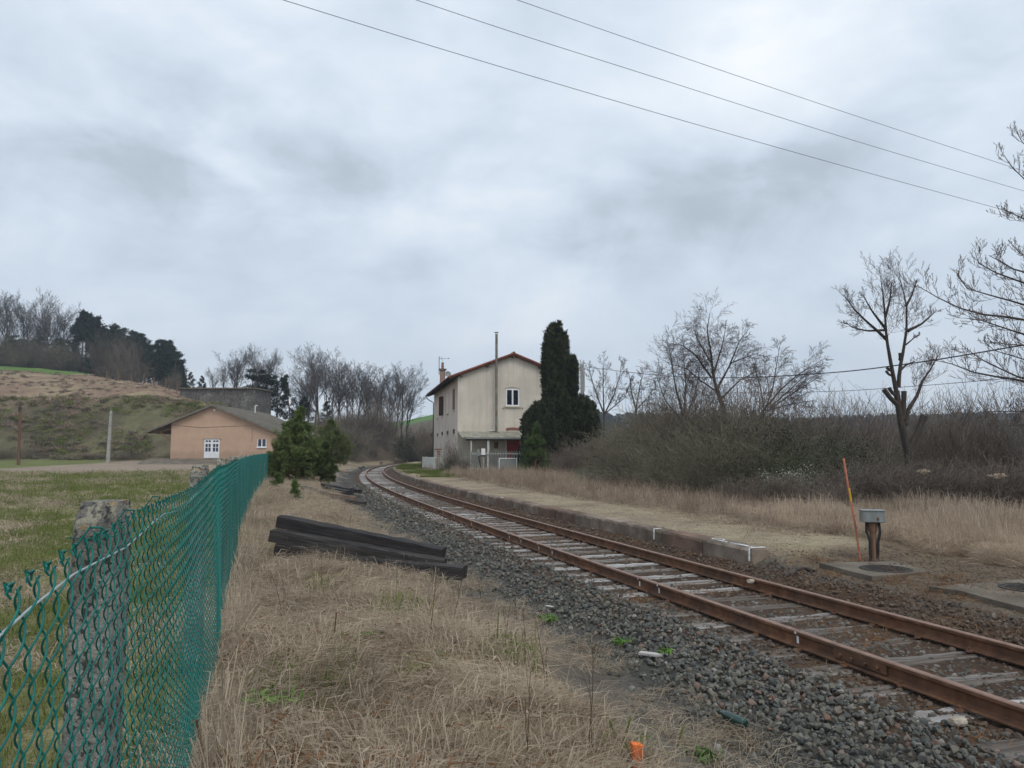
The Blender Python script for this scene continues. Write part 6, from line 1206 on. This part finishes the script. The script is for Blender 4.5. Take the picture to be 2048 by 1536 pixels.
# right side: reddish tall grass behind the platform, blond tussocks beside the cable box
tPu = [tuft('tuft', 60 + k, 40, .08, (.4, .75), 'pale_grass', .28, .0055, .3) for k in range(2)]
tR = [tuft('tuft', 40 + k, 30, .13, (.3, .85), 'red_grass', (.2, .35, .5)[k], .005, (.2, .5, .6)[k]) for k in range(3)]; tP = [tuft('tuft', 50 + k, 46, .09, (.3, .62), 'pale_grass', .62, .0055, .6) for k in range(3)]
def rsd(x, y, a, b): s, n = to_track(x, y); nn = n + .9 * vnoise(x, y, .5, 61); return (nn > a) & (nn < b) & vis(x, y)
x, y = region(60000, lambda x, y: (rsd(x, y, 4.7, 12) * (y > 13.5) * ~((x > -6.5) & (y > 57.5) & (x < 6)) * dens(y, 17, 1.6)) * 1.0, -10, 22, 13, 74, rg); do_scatter('tall_grass', x, y, tR + tPu[:1], rg, tilt=.25, label='tall reddish-brown dry grass behind the platform', scl=rg.uniform(.6, 1.15, len(x)) * np.clip(.62 + y / 90, .6, 1.2))
x, y = region(34000, lambda x, y: (rsd(x, y, 3.9, 7) * (y > 14.0) * ~((x > -6.5) & (y > 57.5) & (x < 6)) * dens(y, 17, 1.5)) * .6, -10, 16, 13, 74, rg); do_scatter('platform_rim_grass', x, y, tGd + tD[:1], rg, sc=(.9, 1.8), label='short dry grass along the back of the platform')
bl = lambda x, y: rsd(x, y, 4.9, 14) & (x > 5.6) & (y > 10.8)
x, y = region(26000, lambda x, y: (bl(x, y) * (y < 19.5) * (vnoise(x, y, .8, 63) > -.33)) * .9, 5, 16, 10.5, 19.5, rg); do_scatter('blond_grass', x, y, tP, rg, flow=lambda x, y: 4 * vnoise(x, y, .7, 64) + 2.6, label='matted blond grass around the cable box', sc=(.55, .95), dz=.0)
x, y = region(9000, lambda x, y: (bl(x, y) * (y > 12.6) * (y < 20) * (vnoise(x, y, .6, 65) > .08)) * .4, 5, 16, 12, 20, rg); do_scatter('blond_tussocks', x, y, tPu, rg, label='upright blond grass tussocks behind the cable box', sc=(.7, 1.15))
x, y = region(4000, lambda x, y: (rsd(x, y, 8, 14) * (y > 15) * (vnoise(x, y, .5, 66) > .12)) * .8, 8, 16, 14, 22, rg); do_scatter('green_bank_grass', x, y, tG, rg, label='green grass patch below the brambles', sc=(2, 3.4))
tM = [tuft('tuft', 70 + k, 34, .10, (.05, .12), 'moss_green', .4, .008) for k in range(2)]
x, y = region(16000, lambda x, y: rsd(x, y, 2.3, 8.0) * (vnoise(x, y, .22, 22) + vnoise(x, y, .7, 21) + rg.normal(size=len(x)) * .2 > -.1) * ~((x > -5.5) & (y > 62)), -18, -2, 48, 100, rg); do_scatter('mossy_grass', x, y, tM, rg, label='bright green grass on the far part of the platform', sc=(1.2, 2.2))
# ballast
stones = []
for k in range(9):
    rr_ = np.random.RandomState(k); o = rock('pebble', 80 + k, tuple(rr_.uniform(.015, .030, 3)), 'ballast', 11, .50, .80); stones.append(o)
def bal(x, y): s, n = to_track(x, y); e = vnoise(x, y, .9, 71) * .5 + vnoise(x, y, 4, 72) * .3 + rg.uniform(-.9, .0, len(x)) ** 3 * .9; return ((n > -2.45 + e) & (n < 2.0) & vis(x, y) & (~((n > 1.62) & (s > PEND - .1))))
x, y = region(680000, lambda x, y: bal(x, y) * dens(y, 6.5, 1.75), -16, 9, 2.4, 46, rg); s_, n_ = to_track(x, y)
bw = np.clip(1 - np.abs(np.abs(n_) - .76) / .35, 0, 1) * .8 + (np.abs(n_) < 1.2) * .12 + (n_ > 1.2) * .65 + rg.uniform(-.15, .2, len(x)); lift = np.where(np.abs(n_) < 1.25, np.where(n_ < -.85, rg.uniform(-.026, .016, len(x)), rg.uniform(-.038, .001, len(x))), rg.uniform(-.012, .03, len(x))) + np.where((n_ < -1.35) & (n_ > -2.3), .02, 0)
do_scatter('ballast', x, y, stones, rg, label='dark grey crushed stone ballast', brown=np.clip(bw, 0, .85), free=True, dz=lift, scl=rg.uniform(.5, 1.3, len(x)) ** 1.2 * np.clip(.70 + y / 30, .76, 2.0))
x, y = region(15000, lambda x, y: rsd(x, y, 1.9, 4.6) * (to_track(x, y)[0] < PEND + .1) * .8, 2, 14, 6, 14, rg); do_scatter('dark_stones', x, y, stones, rg, label='brown stones and dirt between the rail and the concrete slabs', brown=rg.uniform(.2, .9, len(x)), free=True, scl=rg.uniform(.35, 1.0, len(x)))
x, y = region(26000, lambda x, y: rsd(x, y, 2.1, 4.6) * (to_track(x, y)[0] > PEND) * dens(y, 16, 1.5), -8, 8, 11, 46, rg); do_scatter('platform_gravel', x, y, stones, rg, label='fine pale gravel on the platform', brown=rg.uniform(.2, .9, len(x)), free=True, scl=rg.uniform(.15, .5, len(x)))
x, y = region(60000, lambda x, y: (lambda s, n: (n < -2.1) & (n > -3.5 + .4 * vnoise(x, y, 1.2, 73)) & vis(x, y))(*to_track(x, y)) * dens(y, 6.5, 1.6), -16, 5, 2.4, 40, rg); do_scatter('fine_gravel', x, y, stones, rg, label='fine dark grit and dirt at the foot of the ballast', brown=rg.uniform(.0, .7, len(x)), free=True, scl=rg.uniform(.12, .5, len(x)), dz=-.004)
lt = []
for k in range(3):
    r_3 = np.random.RandomState(700 + k); c = np.concatenate([r_3.normal(size=(9, 2)) * .07, r_3.uniform(0, .03, (9, 1))], 1); V, Fc = kites(c, np.concatenate([r_3.normal(size=(9, 2)), r_3.normal(size=(9, 1)) * .25], 1), r_3.uniform(.02, .055, 9), r_3.uniform(.006, .018, 9), r_3); lt.append(proto('leaf', V, Fc, ['rusty_litter', 'dry_grass', 'red_grass'][k]))
x, y = region(14000, lambda x, y: strip(x, y) * dens(y, 8, 1.4), -18, 4, 1.6, 30, rg); do_scatter('leaf_litter', x, y, lt, rg, label='broad dead leaves scattered through the dry grass', sc=(.7, 1.5), dz=rg.uniform(.01, .09, len(x)))
# dead litter and small weeds
tL = [tuft('tuft', 90 + k, 26, .09, (.05, .16), 'rusty_litter', .75, .006) for k in range(2)]
def lit(x, y): s, n = to_track(x, y); v = vnoise(x, y, 1.1, 81); return (((n > 1.05) & (n < 3.2) & (s < PEND + .2) & (s > 6.2) & (v > -.2)) | ((np.abs(n) < .62) & (v > .12) & (s < 30)) | ((n > 1.0) & (n < 1.65) & (v > -.1)) | ((n < -.95) & (n > -1.45) & (v > .1))) & vis(x, y)
x, y = region(26000, lambda x, y: lit(x, y) * dens(y, 11, 1.2) * .55, -14, 9, 3, 40, rg); do_scatter('dead_weeds', x, y, tL, rg, label='rusty dead weeds between the stones', sc=(.6, 1.2), dz=.0)
def dirt(x, y): s, n = to_track(x, y); v = vnoise(x, y, 1.3, 82); return (n < -2.5 + .3 * v) & (n > -3.8) & (v > -.12) & vis(x, y)
x, y = region(12000, lambda x, y: strip(x, y) * dens(y, 9, 1.2) * (vnoise(x, y, .8, 83) > .3) * .5, -20, 4, 1.6, 40, rg); do_scatter('brown_docks', x, y, tL, rg, label='patches of reddish dead weeds in the dry grass', sc=(1.2, 2.4), dz=.02)
x, y = region(42000, lambda x, y: dirt(x, y) * dens(y, 9, 1.2) * .6, -14, 5, 2.5, 34, rg); do_scatter('thin_straw', x, y, tD[:2], rg, label='thin straw lying over the dirt at the ballast foot', sc=(.5, 1.0))
def stems(name, lst, label, m='wood_dark'):
    for k, (px, py, ht, ln2) in enumerate(lst):
        g = on_ground(px, py, .25); rg_ = np.random.RandomState(900 + k); e = empty(name, tuple(g), 0, label, 'dead plant', label + 's' if 0 else 'dead weed stalks on the strip'); b0 = grow(np.array([[0, 0, -.02], [.02, .01, -.02]]), np.array([[ln2, 0, 1.], [-.1, .05, 1]]), np.array([ht, ht * .7]), np.array([.0032, .0025]), 6, .05, .02, rg_, .4); s1 = spawn(b0, 4, rg_, .4, 1, .5, .3, .6, .3, .0013); b1 = grow(*s1, 3, .1, .05, rg_)
        V, Fc = tubes(np.concatenate([segs(b0), segs(b1)]), 4); mk('stem', V, Fc, m, e)
stems('dead_stalk', [(565, 1245, .55, -.02), (572, 1230, .42, .05), (1178, 1500, .62, .02), (1052, 1530, .5, .03), (640, 1190, .4, .05), (866, 1190, .5, -.1), (905, 1255, .55, .1), (1012, 1290, .5, .05), (1030, 1240, .5, -.04), (1050, 1330, .45, .06), (860, 1270, .6, .1), (540, 1135, .3, .05), (1090, 1380, .5, .0), (780, 1090, .4, .05), (960, 1200, .45, .05), (700, 1060, .4, .0)], 'thin dark dead weed stalk standing up out of the dry grass')
lw = [tuft('x', 95, 60, .035, (.04, .09), 'weed', .55, .012)]
me_w = lw[0].data
for k, (px, py, s_, lab) in enumerate([(1238, 1292, 1.3, 'small green weed on the dirt left of the ballast'), (1332, 1312, 1.0, 'bright green weed beside the pale wood splinter'), (1415, 1525, 1.2, 'green weed near the bottom edge beside the bottle'), (745, 1290, 1.8, 'green clump in the dry grass below the dark stack'), (1095, 1245, 1.5, 'low green weed by the white scrap'), (520, 1420, 2.0, 'green clump at the foot of the fence')]):
    g = on_ground(px, py); o = bpy.data.objects.new('green_weed', me_w); col.objects.link(o); o.location = (g[0], g[1], g[2] + .035); o.rotation_euler = (0, 0, k * 1.3); o.scale = (s_,) * 3; tag(o, lab, 'weed')
# far forest on the hills to the right and ahead
def lowpine(seed, m, spiky):
    rg = np.random.RandomState(seed); n = 260; t = rg.uniform(.1, 1, n); a = rg.uniform(0, 6.28, n); r_ = (2.8 * (1 - t) ** .7 + .3 if spiky else 3.2 * np.sqrt(np.clip(1 - (t - .5) ** 2 * 4, .02, 1))) * rg.uniform(.6, 1.05, n); c = np.stack([r_ * np.cos(a), r_ * np.sin(a), t * 11], 1); V, Fc = kites(c, rg.normal(size=c.shape) + [0, 0, .4], rg.uniform(1.2, 2.2, n), rg.uniform(.7, 1.3, n), rg); return proto('lowtree', V, Fc, m)
lp = [lowpine(1, 'needles_far', True), lowpine(2, 'needles_far', False), lowpine(3, 'twig_olive', False)]
xx_ = rg.uniform(30, 800, 5200); yy_ = rg.uniform(430, 800, 5200); k_ = (xx_ / yy_ > .05) & (xx_ / yy_ < .85); x, y = xx_[k_], yy_[k_]
scatter('far_forest', np.stack([x, y, H(x, y) - .5], 1), np.stack([0 * x, 0 * x, rg.uniform(0, 6, len(x))], 1), rg.uniform(.6, 1.15, len(x)), lp, rg.choice([0, 1, 2], len(x), p=[.55, .35, .1]), None, 'stuff', 'distant dark wooded hillside on the right horizon')
xx_ = rg.uniform(10, 400, 2600); yy_ = rg.uniform(85, 420, 2600); k_ = (xx_ / yy_ > .09) & (xx_ / yy_ < .85); x, y = xx_[k_], yy_[k_]
scatter('valley_thicket', np.stack([x, y, H(x, y) - .5], 1), np.stack([0 * x, 0 * x, rg.uniform(0, 6, len(x))], 1), rg.uniform(.3, .62, len(x)), lp[1:], rg.choice([0, 1], len(x), p=[.25, .75]), None, 'stuff', 'bare brown thicket filling the valley behind the brambles')
def lowbush(seed, m, hgt, n=90):
    rg = np.random.RandomState(seed); c = np.stack([rg.normal(size=n) * .5, rg.normal(size=n) * .5, rg.uniform(0, hgt, n)], 1); V, Fc = kites(c, rg.normal(size=c.shape) + [0, 0, .9], rg.uniform(.25, .6, n), rg.uniform(.05, .14, n), rg); return proto('lowbush', V, Fc, m)
def bank(n, y0, y1, f, rg):
    r = rg.uniform(-.78, -.29, n); y = rg.uniform(y0, y1, n); k = rg.uniform(size=n) < f(r * y, y); k &= ~((r > -.48) & (y < 110)); return (r * y)[k], y[k]
x, y = bank(3800, 99, 116, lambda x, y: np.clip(.45 + 1.6 * vnoise(x, y, .22, 91), 0, 1), rg); do_scatter('embankment_scrub', x, y, [lowbush(1, 'twig_olive', .4), lowbush(2, 'green_grass', .3), lowbush(3, 'red_grass', .3)], rg, sc=(.3, .95), label='low dark scrub covering the steep embankment')
x, y = bank(3000, 113, 175, lambda x, y: np.clip(.45 + 1.2 * vnoise(x, y, .12, 92), 0, 1), rg); do_scatter('bank_grass', x, y, [lowbush(4, 'red_grass', .3), lowbush(5, 'pale_grass', .2), lowbush(6, 'twig_red', .3)], rg, sc=(.3, .7), label='brown and pinkish dry growth on the upper bank')
# ------------------------------------------------------------------ thin haze
hb = MB(); hb.box((0, 700, 80), (3200, 1560, 240)); 
hm = bpy.data.materials.new('haze'); hm.use_nodes = True; t = NT(hm.node_tree); t.t.nodes.clear(); pv = t.n('ShaderNodeVolumePrincipled', i={'Color': (.75, .83, .95, 1), 'Density': HAZE, 'Anisotropy': .2})
t.t.links.new(pv.outputs[0], t.n('ShaderNodeOutputMaterial').inputs['Volume'])
if HAZE > 0: M['haze'] = hm; hz_ = hb.build('haze', ['haze']); tag(hz_, kind='stuff')
